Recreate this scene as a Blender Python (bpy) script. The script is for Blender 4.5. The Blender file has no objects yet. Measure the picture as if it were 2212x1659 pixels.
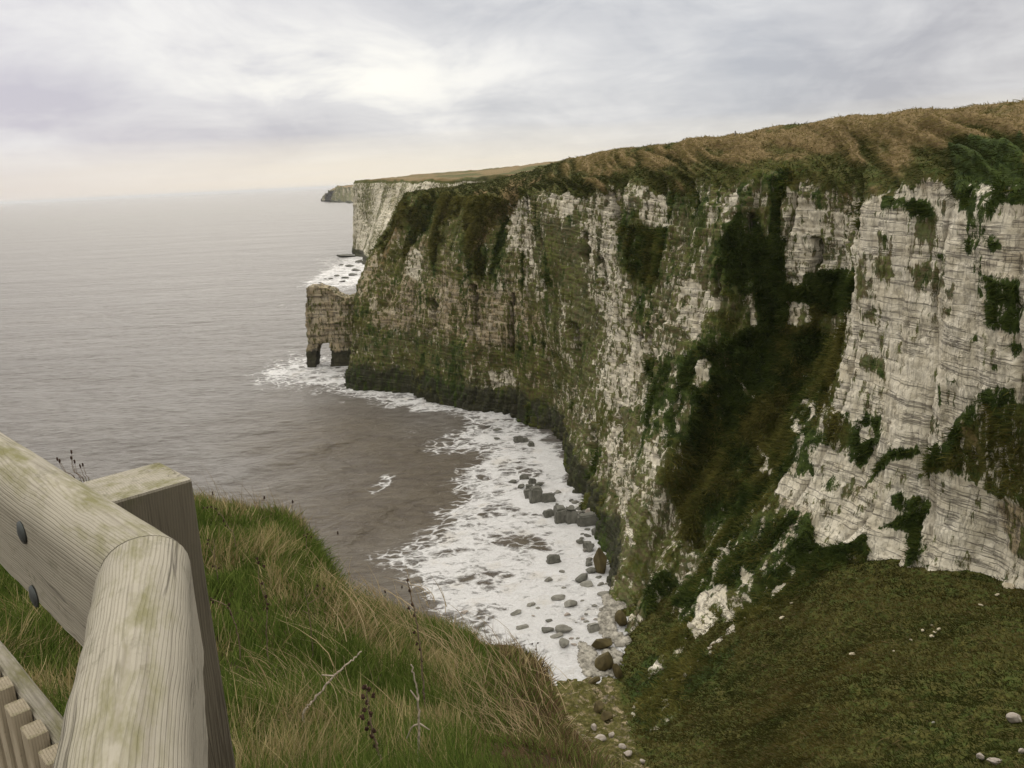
import bpy, bmesh, math, random
import numpy as np
from mathutils import Vector, Matrix
random.seed(7)
rng = np.random.default_rng(11)
scene = bpy.context.scene
COL = scene.collection
R = math.radians
HAZE = 3.2e-5
EXPO = 0.0
ZEN = 2.6

# ------------------------------------------------------------------ camera
F, CX, CY, H = 1770., 1106., 829.5, 70.
PT, RO = R(14.1), R(2.78)
FW = np.array([0, math.cos(PT), -math.sin(PT)])
U0 = np.array([0, math.sin(PT), math.cos(PT)])
RT = math.cos(RO)*np.array([1., 0, 0]) - math.sin(RO)*U0
UP = math.sin(RO)*np.array([1., 0, 0]) + math.cos(RO)*U0
EYE = np.array([0, 0, H])

def ray(px, py): return FW + (px-CX)/F*RT - (py-CY)/F*UP
def atz(px, py, z):
    v = ray(px, py); return EYE + (z-H)/v[2]*v
def aty(px, py, Y):
    v = ray(px, py); return EYE + Y/v[1]*v
def proj(p):
    q = p-EYE; w = q@FW; w = np.where(w < .05, .05, w)
    return CX+F*(q@RT)/w, CY-F*(q@UP)/w

cd = bpy.data.cameras.new("camera")
cam = bpy.data.objects.new("camera", cd); COL.objects.link(cam)
cam.matrix_world = Matrix(((RT[0], UP[0], -FW[0], 0), (RT[1], UP[1], -FW[1], 0), (RT[2], UP[2], -FW[2], H), (0, 0, 0, 1)))
cd.sensor_width = 36.; cd.lens = 36.*F/2212.; cd.clip_start = .05; cd.clip_end = 120000
scene.camera = cam

# ------------------------------------------------------------------ noise
def _h(ix, iy, iz, seed):
    with np.errstate(over='ignore'):
        n = (ix.astype(np.uint32)*np.uint32(374761393)) ^ (iy.astype(np.uint32)*np.uint32(668265263)) ^ (iz.astype(np.uint32)*np.uint32(2147483647-58)) ^ np.uint32((seed*1274126177) & 0xffffffff)
        n = (n ^ (n >> np.uint32(13)))*np.uint32(1274126177)
        n = (n ^ (n >> np.uint32(15)))*np.uint32(2246822519)
        n = n ^ (n >> np.uint32(14))
    return n.astype(np.float32)/np.float32(4294967295.)
def h2(a, b, seed=0):
    a = np.asarray(a).astype(np.int64); b = np.asarray(b).astype(np.int64)
    return _h(a, b, np.zeros_like(a), seed)
def noise(x, y, z=None, seed=0):
    x = np.asarray(x, np.float64); y = np.asarray(y, np.float64)
    z = np.zeros_like(x) if z is None else np.asarray(z, np.float64)
    x, y, z = np.broadcast_arrays(x, y, z)
    ix, iy, iz = np.floor(x).astype(np.int64), np.floor(y).astype(np.int64), np.floor(z).astype(np.int64)
    f = lambda t: t*t*t*(t*(t*6-15)+10)
    fx, fy, fz = f(x-ix), f(y-iy), f(z-iz)
    def L(a, b, t): return a+(b-a)*t
    c = [[[_h(ix+i, iy+j, iz+k, seed) for k in (0, 1)] for j in (0, 1)] for i in (0, 1)]
    r = L(L(L(c[0][0][0], c[1][0][0], fx), L(c[0][1][0], c[1][1][0], fx), fy),
          L(L(c[0][0][1], c[1][0][1], fx), L(c[0][1][1], c[1][1][1], fx), fy), fz)
    return r*2-1
def fbm(x, y, z=None, o=4, seed=0, g=.5):
    s, a, t = 0., 1., 0.
    for k in range(o):
        s = s + a*noise(np.asarray(x)*2**k, np.asarray(y)*2**k, None if z is None else np.asarray(z)*2**k, seed+k*17); t += a; a *= g
    return s/t
def smooth(a, b, x):
    t = np.clip((x-a)/(b-a), 0, 1); return t*t*(3-2*t)
def sdf(px, py, poly):
    """signed distance, positive inside"""
    P = np.asarray(poly, float); d = np.full(px.shape, 1e18); ins = np.zeros(px.shape, bool)
    for i in range(len(P)):
        a, b = P[i], P[(i+1) % len(P)]
        e = b-a; wx, wy = px-a[0], py-a[1]
        t = np.clip((wx*e[0]+wy*e[1])/(e@e+1e-12), 0, 1)
        d = np.minimum(d, (wx-e[0]*t)**2+(wy-e[1]*t)**2)
        c = ((a[1] > py) != (b[1] > py))
        ins ^= c & (px < (b[0]-a[0])*(py-a[1])/(b[1]-a[1]+1e-12)+a[0])
    return np.where(ins, 1, -1)*np.sqrt(d)

# ------------------------------------------------------------------ objects
def tag(o, label=None, cat=None, group=None, kind=None):
    if label: o['label'] = label
    if cat: o['category'] = cat
    if group: o['group'] = group
    if kind: o['kind'] = kind
    return o
def link_mesh(name, me, mat=None, parent=None):
    o = bpy.data.objects.new(name, me); COL.objects.link(o)
    if mat: me.materials.append(mat)
    if parent: o.parent = parent
    return o
def np_mesh(name, V, Fc, mat=None, smoothf=True, attrs=None, parent=None):
    """V (n,3); Fc (m,k) fixed-size polygons"""
    me = bpy.data.meshes.new(name)
    V = np.ascontiguousarray(V, np.float32); Fc = np.ascontiguousarray(Fc, np.int32)
    m, k = Fc.shape
    me.vertices.add(len(V)); me.vertices.foreach_set("co", V.ravel())
    me.loops.add(m*k); me.loops.foreach_set("vertex_index", Fc.ravel())
    me.polygons.add(m)
    me.polygons.foreach_set("loop_start", np.arange(0, m*k, k, dtype=np.int32))
    try: me.polygons.foreach_set("loop_total", np.full(m, k, np.int32))
    except Exception: pass
    me.polygons.foreach_set("use_smooth", np.full(m, smoothf, bool))
    for an, arr in (attrs or {}).items():
        a = me.attributes.new(an, 'FLOAT_COLOR', 'POINT')
        if arr.shape[1] == 3: arr = np.concatenate([arr, np.ones((len(arr), 1))], 1)
        a.data.foreach_set("color", np.ascontiguousarray(arr, np.float32).ravel())
    me.update(calc_edges=True)
    return link_mesh(name, me, mat, parent)
def empty(name, loc, rz=0):
    o = bpy.data.objects.new(name, None); COL.objects.link(o); o.location = loc; o.rotation_euler = (0, 0, rz); o.empty_display_size = .2
    return o
def grid_faces(nu, nv):
    i = np.arange(nu*nv).reshape(nu, nv)
    return np.stack([i[:-1, :-1], i[1:, :-1], i[1:, 1:], i[:-1, 1:]], -1).reshape(-1, 4)
def crom(C, n_per):
    """Catmull-Rom along axis 0; n_per = samples for each interval"""
    n = len(C); E = np.concatenate([C[:1]*2-C[1:2], C, C[-1:]*2-C[-2:-1]])
    out = []
    for i in range(n-1):
        t = np.linspace(0, 1, n_per[i], endpoint=False)
        t = t.reshape((-1,)+(1,)*(C.ndim-1))
        a, b, c, d = E[i], E[i+1], E[i+2], E[i+3]
        out.append(.5*((2*b)+(c-a)*t+(2*a-5*b+4*c-d)*t**2+(3*b-a-3*c+d)*t**3))
    out.append(C[-1:])
    return np.concatenate(out)
def gnormals(G):
    du = np.gradient(G, axis=0); dv = np.gradient(G, axis=1)
    n = np.cross(du, dv); n /= np.linalg.norm(n, axis=-1, keepdims=True)+1e-9
    return n

# ------------------------------------------------------------------ material helpers
class NT:
    def __init__(s, name):
        s.m = bpy.data.materials.new(name); s.m.use_nodes = True
        s.t = s.m.node_tree; s.t.nodes.clear()
        s.out = s.n('ShaderNodeOutputMaterial')
    def n(s, typ, **kw):
        x = s.t.nodes.new(typ)
        for k, v in kw.items():
            if hasattr(x, k) and k not in x.inputs: setattr(x, k, v)
            else: x.inputs[k].default_value = v
        return x
    def l(s, a, b): s.t.links.new(a, b); return b
    def val(s, x, sock):
        if isinstance(x, (int, float)): sock.default_value = x
        elif isinstance(x, (tuple, list)): sock.default_value = tuple(x)+((1,) if len(x) == 3 and sock.type == 'RGBA' else ())
        else: s.l(x, sock)
    def coord(s, kind='Object', scale=None, off=None):
        tc = s.n('ShaderNodeTexCoord'); o = tc.outputs[kind]
        if scale is None: return o
        return s.mapv(o, scale, off)
    def mapv(s, o, scale, off=None):
        mp = s.n('ShaderNodeMapping'); s.l(o, mp.inputs['Vector']); mp.inputs['Scale'].default_value = scale
        if off: mp.inputs['Location'].default_value = off
        return mp.outputs[0]
    def noise(s, vec, scale, detail=4, rough=.55, dist=0.):
        x = s.n('ShaderNodeTexNoise'); s.l(vec, x.inputs['Vector'])
        x.inputs['Scale'].default_value = scale; x.inputs['Detail'].default_value = detail
        x.inputs['Roughness'].default_value = rough; x.inputs['Distortion'].default_value = dist
        return x.outputs['Fac']
    def ramp(s, f, stops, interp='LINEAR'):
        x = s.n('ShaderNodeValToRGB'); s.l(f, x.inputs[0]); cr = x.color_ramp; cr.interpolation = interp
        while len(cr.elements) < len(stops): cr.elements.new(.5)
        for e, (p, c) in zip(cr.elements, stops):
            e.position = p; e.color = (c, c, c, 1) if isinstance(c, (int, float)) else tuple(c)+(1,)
        return x.outputs[0]
    def mr(s, f, a, b, c=0., d=1.):
        x = s.n('ShaderNodeMapRange'); s.val(f, x.inputs[0])
        for i, v in enumerate((a, b, c, d)): s.val(v, x.inputs[i+1])
        return x.outputs[0]
    def math(s, op, a, b=0., clamp=False):
        x = s.n('ShaderNodeMath'); x.operation = op; x.use_clamp = clamp
        s.val(a, x.inputs[0]); s.val(b, x.inputs[1]); return x.outputs[0]
    def mix(s, f, a, b, mode='MIX'):
        x = s.n('ShaderNodeMix'); x.data_type = 'RGBA'; x.blend_type = mode
        s.val(f, x.inputs[0]); s.val(a, x.inputs[6]); s.val(b, x.inputs[7]); return x.outputs[2]
    def attr(s, name):
        x = s.n('ShaderNodeAttribute'); x.attribute_name = name
        sp = s.n('ShaderNodeSeparateColor'); s.l(x.outputs['Color'], sp.inputs[0])
        return x.outputs['Color'], sp.outputs[0], sp.outputs[1], sp.outputs[2], x.outputs['Alpha']
    def bump(s, h, strength, dist, normal=None):
        x = s.n('ShaderNodeBump'); s.l(h, x.inputs['Height']); x.inputs['Strength'].default_value = strength; x.inputs['Distance'].default_value = dist
        if normal: s.l(normal, x.inputs['Normal'])
        return x.outputs[0]
    def done(s, color, rough=.8, normal=None, spec=.3, trans=None, **kw):
        b = s.n('ShaderNodeBsdfPrincipled'); s.val(color, b.inputs['Base Color']); s.val(rough, b.inputs['Roughness'])
        b.inputs['Specular IOR Level'].default_value = spec
        for k, v in kw.items(): s.val(v, b.inputs[k.replace('_', ' ')])
        if normal: s.l(normal, b.inputs['Normal'])
        s.l(b.outputs[0], s.out.inputs['Surface']); s.b = b
        return s.m

def m_cliff():
    t = NT('chalk_and_turf'); p = t.coord('Object')
    col, veg, brown, green, wet = t.attr('mask')  # wet and green also carry the painted crack shade
    _, groove_shade, tone, grass, _ = t.attr('rock')
    # chalk
    n1 = t.noise(p, .35, 5, .6); n2 = t.noise(t.mapv(p, (1, 1, .22)), .8, 5, .65)
    chalk = t.mix(t.mr(n1, .35, .65), (.58, .52, .40), (.79, .73, .61))
    chalk = t.mix(t.mr(n2, .54, .74, 0, .42), chalk, (.33, .28, .20))
    chalk = t.mix(t.mr(tone, .35, .9, 0, .9), chalk, (.33, .255, .15))
    beds = t.noise(t.mapv(p, (.05, .05, 1.0)), 1.0, 4, .55, .3)
    bl = t.ramp(beds, [(.44, 0), (.462, 1), (.472, 1), (.495, 0)])
    bl = t.math('MULTIPLY', bl, t.mr(t.noise(p, .28, 3), .33, .46))
    chalk = t.mix(t.math('MULTIPLY', bl, .68), chalk, (.11, .098, .088))
    crk = t.noise(t.mapv(p, (.9, .9, .10)), 1.1, 5, .6, .4)
    cl = t.ramp(crk, [(.47, 0), (.495, 1), (.505, 1), (.53, 0)])
    chalk = t.mix(t.math('MULTIPLY', cl, t.mr(tone, .25, .6, .22, .7)), chalk, (.10, .09, .075))
    chalk = t.mix(t.math('MULTIPLY', groove_shade, .4, True), chalk, (.16, .13, .085))  # seam dirt plus recess shade painted into the chalk colour
    # algae stain, and part of the painted crack shade
    gn = t.noise(t.mapv(p, (1.1, 1.1, .26)), .85, 8, .72)
    gcol = t.mix(t.mr(t.noise(p, .22, 3), .38, .62), (.042, .058, .011), (.112, .134, .020))
    gcol = t.mix(t.mr(t.noise(p, 1.3, 4), .42, .62), gcol, (.105, .080, .032))
    gf = t.mr(t.math('ADD', green, t.math('MULTIPLY', t.math('SUBTRACT', gn, .5), 3.6)), .40, .60)
    c = t.mix(t.math('MULTIPLY', gf, .93), chalk, gcol)
    # wet dark base, seep streaks and painted crack shade
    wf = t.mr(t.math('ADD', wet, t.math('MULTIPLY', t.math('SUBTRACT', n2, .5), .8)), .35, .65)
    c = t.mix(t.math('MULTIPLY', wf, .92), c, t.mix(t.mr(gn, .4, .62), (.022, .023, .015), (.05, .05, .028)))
    # turf and shrubs
    vn = t.noise(p, .9, 7, .74); vn2 = t.noise(p, .16, 4, .6); vn3 = t.noise(p, 3.2, 4, .7)
    dark = t.mix(t.mr(vn, .36, .64), (.018, .032, .007), (.070, .098, .020))
    brn = t.mix(t.mr(vn3, .34, .66), (.048, .047, .011), (.120, .110, .028))
    brn = t.mix(t.mr(vn, .46, .62), brn, (.062, .086, .018))
    brn = t.mix(t.mr(vn2, .58, .74, 0, .35), brn, (.105, .070, .028))
    gold = t.mix(t.mr(vn3, .34, .66), (.135, .095, .040), (.27, .195, .095))
    v = t.mix(t.mr(t.math('ADD', brown, t.math('MULTIPLY', t.math('SUBTRACT', vn, .5), .9)), .3, .6), dark, brn)
    v = t.mix(t.mr(t.math('ADD', grass, t.math('MULTIPLY', t.math('SUBTRACT', vn, .5), 1.1)), .38, .66), v, gold)
    vf = t.mr(t.math('ADD', veg, t.math('MULTIPLY', t.math('SUBTRACT', t.noise(t.mapv(p, (1.1, 1.1, .34)), .66, 8, .76), .5), 2.6)), .42, .56)
    c = t.mix(vf, c, v)
    bh = t.math('ADD', t.math('MULTIPLY', bl, -.5), t.math('ADD', t.math('MULTIPLY', cl, -.4), t.noise(p, 2.2, 6, .7)))
    return t.done(c, .92, t.bump(bh, .8, .35), .15)

def m_turf(name, golden=0.):
    t = NT(name); p = t.coord('Object')
    st = t.mapv(p, (1, 1, 1))
    n1 = t.noise(st, 1.3, 7, .72); n2 = t.noise(st, .11, 4, .6); n3 = t.noise(st, 4., 4, .7)
    c = t.mix(t.mr(n1, .36, .64), (.022, .022, .007), (.066, .054, .018))
    c = t.mix(t.mr(n3, .5, .7, 0, .6), c, (.115, .080, .034))
    c = t.mix(t.mr(n2, .45, .62, 0, .75), c, (.030, .034, .010))
    if golden: c = t.mix(golden, c, (.17, .12, .055))
    return t.done(c, .95, t.bump(n1, .9, .5), .1)

def m_flat(name, c1, c2, scale=3., rough=.85, bump=.4, bd=.05, spec=.25):
    t = NT(name); p = t.coord('Object'); n = t.noise(p, scale, 6, .65)
    return t.done(t.mix(t.mr(n, .35, .65), c1, c2), rough, t.bump(n, bump, bd), spec)

def m_blade(name):
    t = NT(name); x = t.n('ShaderNodeAttribute'); x.attribute_name = 'tint'
    d = t.n('ShaderNodeBsdfDiffuse'); t.l(x.outputs['Color'], d.inputs['Color'])
    tr = t.n('ShaderNodeBsdfTranslucent'); t.l(x.outputs['Color'], tr.inputs['Color'])
    m = t.n('ShaderNodeMixShader'); m.inputs[0].default_value = .3
    t.l(d.outputs[0], m.inputs[1]); t.l(tr.outputs[0], m.inputs[2]); t.l(m.outputs[0], t.out.inputs['Surface'])
    return t.m

def m_wood(name, light=(.345, .315, .255), dk=(.195, .170, .132), algae=.8, seed=0.):
    """weathered softwood, grain along local X"""
    t = NT(name); p = t.coord('Object', (1, 1, 1), (seed, seed*.37, seed*.11))
    warp = t.noise(t.mapv(p, (1.6, 5, 5)), 1.2, 3, .5)
    sep = t.n('ShaderNodeSeparateXYZ'); t.l(p, sep.inputs[0])
    # growth rings cut lengthways: distance from a tilted pith, warped
    yy = t.math('ADD', sep.outputs[1], t.math('MULTIPLY', t.math('SUBTRACT', warp, .5), .030))
    zz = t.math('ADD', sep.outputs[2], t.math('MULTIPLY', sep.outputs[0], .035))
    zz = t.math('ADD', zz, t.math('MULTIPLY', t.math('SUBTRACT', warp, .5), .034))
    rr = t.math('SQRT', t.math('ADD', t.math('MULTIPLY', yy, yy), t.math('MULTIPLY', zz, zz)))
    ring = t.math('SINE', t.math('MULTIPLY', rr, 1500.))
    ringf = t.mr(ring, .25, 1.)
    fib = t.noise(t.mapv(p, (3, 160, 160)), 1., 4, .6)
    stain = t.noise(t.mapv(p, (5, 14, 14)), 1., 5, .65)
    c = t.mix(t.mr(stain, .36, .66), tuple(v*.86 for v in light), light)
    c = t.mix(t.math('MULTIPLY', ringf, t.mr(stain, .3, .7, .12, .5)), c, dk)
    c = t.mix(t.mr(fib, .52, .66, 0, .45), c, tuple(v*.8 for v in dk))
    geo = t.n('ShaderNodeNewGeometry'); gz = t.n('ShaderNodeSeparateXYZ'); t.l(geo.outputs['Normal'], gz.inputs[0])
    up = t.mr(gz.outputs[2], .35, .95)
    al = t.math('MULTIPLY', up, t.mr(t.noise(t.mapv(p, (6, 20, 20), (3, 1, 2)), 1., 5, .7), .44, .62, 0, algae))
    c = t.mix(al, c, (.155, .145, .062))
    split = t.ramp(t.noise(t.mapv(p, (1.1, 26, 26), (7, 3, 5)), 1., 3, .55, .15), [(.485, 0), (.497, 1), (.503, 1), (.515, 0)])
    split = t.math('MULTIPLY', split, t.mr(t.noise(t.mapv(p, (2., 5, 5)), 1., 2), .50, .60))
    c = t.mix(t.math('MULTIPLY', split, .55), c, (.045, .036, .026))
    lich = t.math('MULTIPLY', t.mr(t.noise(t.mapv(p, (14, 24, 24), (1, 9, 4)), 1., 6, .75), .54, .66), t.mr(t.noise(p, 4.5, 2), .45, .62))
    c = t.mix(t.math('MULTIPLY', lich, .55), c, (.085, .082, .045))
    spot = t.noise(p, 38., 3, .6)
    c = t.mix(t.mr(spot, .66, .74, 0, .5), c, (.14, .12, .08))
    h = t.math('ADD', t.math('MULTIPLY', ringf, -.5), t.math('ADD', t.math('MULTIPLY', fib, -.8), t.math('MULTIPLY', split, -1.6)))
    return t.done(c, .85, t.bump(h, .55, .0025), .2)

def m_sea():
    t = NT('sea_water'); p = t.coord('Object')
    _, foam, murk, lace, calm = t.attr('foam')
    # water body
    n0 = t.noise(t.mapv(p, (.006, .02, 1)), 1., 4, .6)
    base = t.mix(t.mr(n0, .3, .7), (.150, .139, .127), (.195, .182, .168))
    base = t.mix(murk, base, (.112, .093, .068))
    # wind ripples, chop
    pr = t.n('ShaderNodeMapping'); t.l(p, pr.inputs['Vector']); pr.inputs['Rotation'].default_value = (0, 0, .42); pr.inputs['Scale'].default_value = (.55, 1.15, 1)
    w1 = t.noise(pr.outputs[0], .42, 6, .66, .3)
    w2 = t.noise(t.mapv(pr.outputs[0], (.12, .16, 1)), .6, 4, .55)
    w3 = t.noise(t.mapv(p, (.012, .03, 1)), .5, 3, .5)
    hgt = t.math('ADD', t.math('MULTIPLY', w1, 1.3), t.math('ADD', t.math('MULTIPLY', w2, 2.4), t.math('MULTIPLY', w3, 6.)))
    base = t.mix(t.mr(t.math('ADD', t.math('MULTIPLY', w1, .7), t.math('MULTIPLY', w2, .3)), .40, .56, .65, 0.), base, (.07, .056, .045))  # ripple troughs darkened in the water colour, in place of wave shading
    # foam: lacework, breaking up outward
    wv = t.n('ShaderNodeVectorMath'); wv.operation = 'ADD'
    nz = t.n('ShaderNodeTexNoise'); t.l(p, nz.inputs['Vector']); nz.inputs['Scale'].default_value = .45; nz.inputs['Detail'].default_value = 4
    sc = t.n('ShaderNodeVectorMath'); sc.operation = 'SCALE'; t.l(nz.outputs['Color'], sc.inputs[0]); sc.inputs['Scale'].default_value = 3.2
    t.l(p, wv.inputs[0]); t.l(sc.outputs[0], wv.inputs[1])
    pv = t.mapv(wv.outputs[0], (.25, .42, 0))
    def edge(scale, vec):
        v = t.n('ShaderNodeTexVoronoi'); v.feature = 'DISTANCE_TO_EDGE'; t.l(vec, v.inputs['Vector']); v.inputs['Scale'].default_value = scale
        return v.outputs['Distance']
    e1 = edge(1., pv); e2 = edge(2.6, pv)
    big = t.noise(t.mapv(p, (1, 1.6, 1)), .09, 5, .65, .6); fine = t.noise(p, 1.6, 6, .75)
    ee = t.math('ADD', t.math('MULTIPLY', e1, .8), t.math('MULTIPLY', e2, .25)); ee = t.math('MULTIPLY', ee, t.mr(fine, .3, .7, .6, 1.25))
    sw = t.noise(t.mapv(wv.outputs[0], (.55, .95, 0)), .62, 8, .72, 1.1)
    dens = t.math('ADD', foam, t.math('MULTIPLY', t.math('SUBTRACT', big, .5), 1.1))
    dens = t.math('ADD', dens, t.math('MULTIPLY', t.math('SUBTRACT', fine, .5), .35))
    th = t.mr(dens, .22, 1.15, .015, .20)
    lacef = t.mr(t.math('SUBTRACT', th, ee), -.045, .06)
    inner = t.mr(t.math('ADD', sw, t.math('MULTIPLY', t.math('SUBTRACT', dens, .72), .75)), .44, .62)
    gate = t.mr(dens, .20, .40)
    ff = t.math('MULTIPLY', t.math('MAXIMUM', lacef, t.math('MULTIPLY', inner, t.mr(dens, .45, .8))), gate)
    froth = t.noise(p, 2.4, 7, .8)
    fcol = t.mix(t.mr(froth, .35, .7), (.72, .70, .69), (.93, .92, .93))
    fcol = t.mix(t.mr(t.noise(p, .16, 3), .56, .70, 0, .35), fcol, (.66, .59, .49))
    c = t.mix(ff, base, fcol)
    rough = t.mix(ff, (.36, .36, .36), (.9, .9, .9))
    hh = t.math('ADD', hgt, t.math('MULTIPLY', ff, t.math('ADD', .12, t.math('MULTIPLY', froth, .5))))
    m = t.done(c, rough, t.bump(hh, 1., 1.2), .28, IOR=1.33)
    return m

M = {}
M['cliff'] = m_cliff()
M['turf'] = m_turf('slope_turf')
M['field'] = m_turf('dry_field_turf', .35)
M['blade'] = m_blade('grass_blade')
M['sea'] = m_sea()
M['soil'] = m_flat('promontory_soil', (.028, .019, .010), (.075, .048, .024), 4., .95, .6, .1, .1)
M['wood1'] = m_wood('weathered_rail_wood', seed=.013)
M['wood2'] = m_wood('weathered_rail_wood_two', seed=.021, algae=.95)
M['post'] = m_wood('brown_post_wood', (.135, .118, .088), (.075, .064, .047), .25, .05)
M['wood3'] = m_wood('paling_wood', (.40, .34, .25), (.22, .18, .12), .8, .09)
M['bolt'] = NT('bolt_steel').done((.075, .082, .080), .55, None, .4, Metallic=.6)
M['boulder'] = m_flat('wet_dark_boulder', (.070, .068, .056), (.170, .165, .140), .9, .7, .5, .25)
M['boulder_pale'] = m_flat('pale_chalk_boulder', (.26, .22, .185), (.42, .375, .33), 1.2, .85, .5, .2)
M['boulder_grey'] = m_flat('grey_boulder', (.15, .142, .12), (.27, .26, .225), 1., .75, .5, .2)
M['boulder_brown'] = m_flat('brown_boulder', (.045, .034, .013), (.10, .078, .03), 1., .85, .5, .2)
M['chalk'] = m_flat('chalk_stone', (.38, .32, .22), (.58, .52, .40), 2., .9, .5, .05)
M['pebble'] = m_flat('pebbles', (.13, .12, .10), (.42, .39, .335), 1.1, .9, .5, .1)
M['stalk'] = m_flat('dead_stalk', (.10, .07, .045), (.20, .15, .10), 30., .9, .3, .002)
M['stalk_pale'] = m_flat('bleached_stalk', (.26, .21, .16), (.40, .34, .27), 30., .9, .3, .002)
M['seed'] = m_flat('seed_head', (.022, .012, .008), (.06, .032, .02), 60., .95, .5, .003)
# ------------------------------------------------------------------ the bay cliff (one continuous sheet)
TR = {'a': (0, 0, 1), '2': (564.3, 338.6, .3401), '3': (1016, 282, .34), '4': (1580, 169.3, .3742), '5': (1297.9, 733.6, .4133), '6': (790, 846.4, .3742), '8': (1185, 1185, .4643)}
def PL(k, s):
    ox, oy, sc = TR[k]
    v = [float(q) for q in s.replace(',', ' ').split()]
    return [(ox+sc*v[i], oy+sc*v[i+1]) for i in range(0, len(v), 2)]

# stations along the coast: foot, three heights, rock rim, mid turf, skyline -> (px, py, distance)
ST = [
 "752,828,291.7 762,745,294 772,660,298 800,575,304 866,430,313 888,421,318 900,416,324",
 "870,850,272.8 872,745,276 884,640,281 903,540,288 930,432,297 955,415,305 985,405,315",
 "1000,885,248.6 1000,765,251 1005,645,255 1015,530,260 1045,432,268 1062,405,278 1080,389,292",
 "1140,905,234.9 1140,785,236 1142,665,239 1146,540,243 1152,428,249 1168,388,259 1200,357,276",
 "1195,970,206 1208,830,209 1222,690,212 1234,550,215 1246,420,219 1258,370,227 1297,333,243",
 "1240,1062,175 1275,880,180 1308,720,184 1330,560,189 1350,410,194 1365,360,200 1382,322,211",
 "1288,1150,153 1338,980,157 1396,800,161 1436,610,164 1465,410,168 1476,350,175 1490,308,186",
 "1335,1270,129.5 1398,1070,137 1468,860,143 1528,645,148 1575,405,152 1590,338,159 1605,290,171",
 "1346,1350,118 1445,1150,130 1568,930,137 1648,690,142 1700,398,145 1716,330,151 1732,276,161",
 "1352,1400,112 1472,1215,125 1622,965,131 1765,720,134 1792,425,136 1806,332,143 1816,266,153",
 "1362,1450,104 1505,1250,115 1690,990,115 1806,740,117 1850,440,121 1862,330,130 1872,259,141",
 "1370,1530,96 1600,1335,102 1840,1130,102 1932,800,104 1950,432,107 1960,322,115 1968,249,126",
 "1380,1600,87 1800,1420,88 2052,1200,90 2080,800,91 2090,432,94 2100,312,102 2106,237,114",
 "1400,1680,76 1960,1520,77 2232,1270,80 2242,800,81 2250,432,84 2262,308,92 2270,225,104",
 "1500,1800,60 2250,1650,62 2520,1380,64 2545,820,65 2560,430,67 2575,295,74 2590,202,86",
]
net = []
for s in ST:
    rows = [aty(*[float(q) for q in w.split(',')]) for w in s.split()]
    net.append(rows)
for i, rows in enumerate(net):
    f = rows[0].copy(); f[2] = -4. if i < 9 else f[2]-6; rows.insert(0, f)
    sky = rows[-1]
    if i < 4:                                          # the nose is a spur: its back falls to the next bay
        rows += [sky+np.array([6, 14, -3.]), sky+np.array([14, 30, -32.]), np.array([sky[0]+18, sky[1]+36, -4.])]
    else:
        rows += [sky+np.array([14, 5, .5]), sky+np.array([45, 16, .9]), sky+np.array([160, 50, 1.6])]
b = [np.array([q[0]+22, q[1]+26, q[2]]) for q in net[0]]
b2 = [np.array([q[0]+62, q[1]+34, q[2]]) for q in net[0]]
for q in b[6:]: q[2] -= 2
for q in b2[5:]: q[2] -= 3
net = np.array([b2, b]+net)
NPU = [30, 40, 62, 62, 62, 90, 84, 62, 62, 40, 46, 40, 46, 46, 46, 40]
NPV = [6, 78, 70, 68, 76, 40, 34, 10, 8, 8]
G = crom(net, NPU); G = crom(G.transpose(1, 0, 2), NPV).transpose(1, 0, 2)
nu, nv = G.shape[:2]
nr = gnormals(G)
midrow = 6+78+70
if (nr[nu//2, midrow]@(EYE-G[nu//2, midrow])) < 0: nr = -nr
s_arc = np.concatenate([[0], np.cumsum(np.linalg.norm(np.diff(G[:, midrow, :2], axis=0), axis=1))])
Sg = np.repeat(s_arc[:, None], nv, 1)
Z = G[..., 2]; X_, Y_ = G[..., 0], G[..., 1]
jrow = np.repeat(np.arange(nv)[None], nu, 0)
jr = sum(NPV[:5]); jm = sum(NPV[:6]); js = sum(NPV[:7])
px, py = proj(G)
px = px.copy(); py = py.copy()
# wavy polygon borders so that nothing is clean-cut
wx = px+9*fbm(X_/4, Y_/4, Z/5, 4, 5)+5*noise(X_*1.1, Y_*1.1, Z*.9, 8); wy = py+12*fbm(X_/4, Y_/4, Z/7, 4, 6)+6*noise(X_*1.1, Y_*1.1, Z*.7, 9)

rimz = .5*fbm(Sg/5, Sg*0, None, 4, 21)*22
cap = smooth(jr-4, jr+10, jrow+rimz)                     # turf above the rock rim
stn = np.repeat(np.concatenate([np.linspace(i, i+1, k, endpoint=False) for i, k in enumerate(NPU)]+[[len(NPU)]])[:, None], nv, 1)
nose = 1-smooth(5.2, 6.6, stn)
white = smooth(11.2, 12.2, stn)
vs = fbm(Sg/3.2, Z/26, None, 5, 31)                      # vertical streaks
vb = fbm(Sg/9, Z/11, None, 5, 33)
green = .70+.22*vb+.26*vs+.02*nose
green = green*(1-white)+white*(.08+.22*np.clip(vs, 0, 1))
vs2 = fbm(Sg/2.3, Z/40, None, 4, 35)+.5*noise(Sg/7, Z/60, None, 36)
veg = .30+.22*vb+.50*vs2
veg = veg*(1-white)+white*(.16+.16*vb)
brown = .45+.9*fbm(X_/9, Y_/9, Z/9, 3, 41)
tone = .35+.55*fbm(Sg/12, Z/8, None, 4, 43)+.32*nose
wet = (1-smooth(2.5, 9.5+4*nose, Z+2.5*fbm(Sg/4, Z/10, None, 3, 51)))*(1-smooth(8.6, 9.6, stn))

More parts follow.
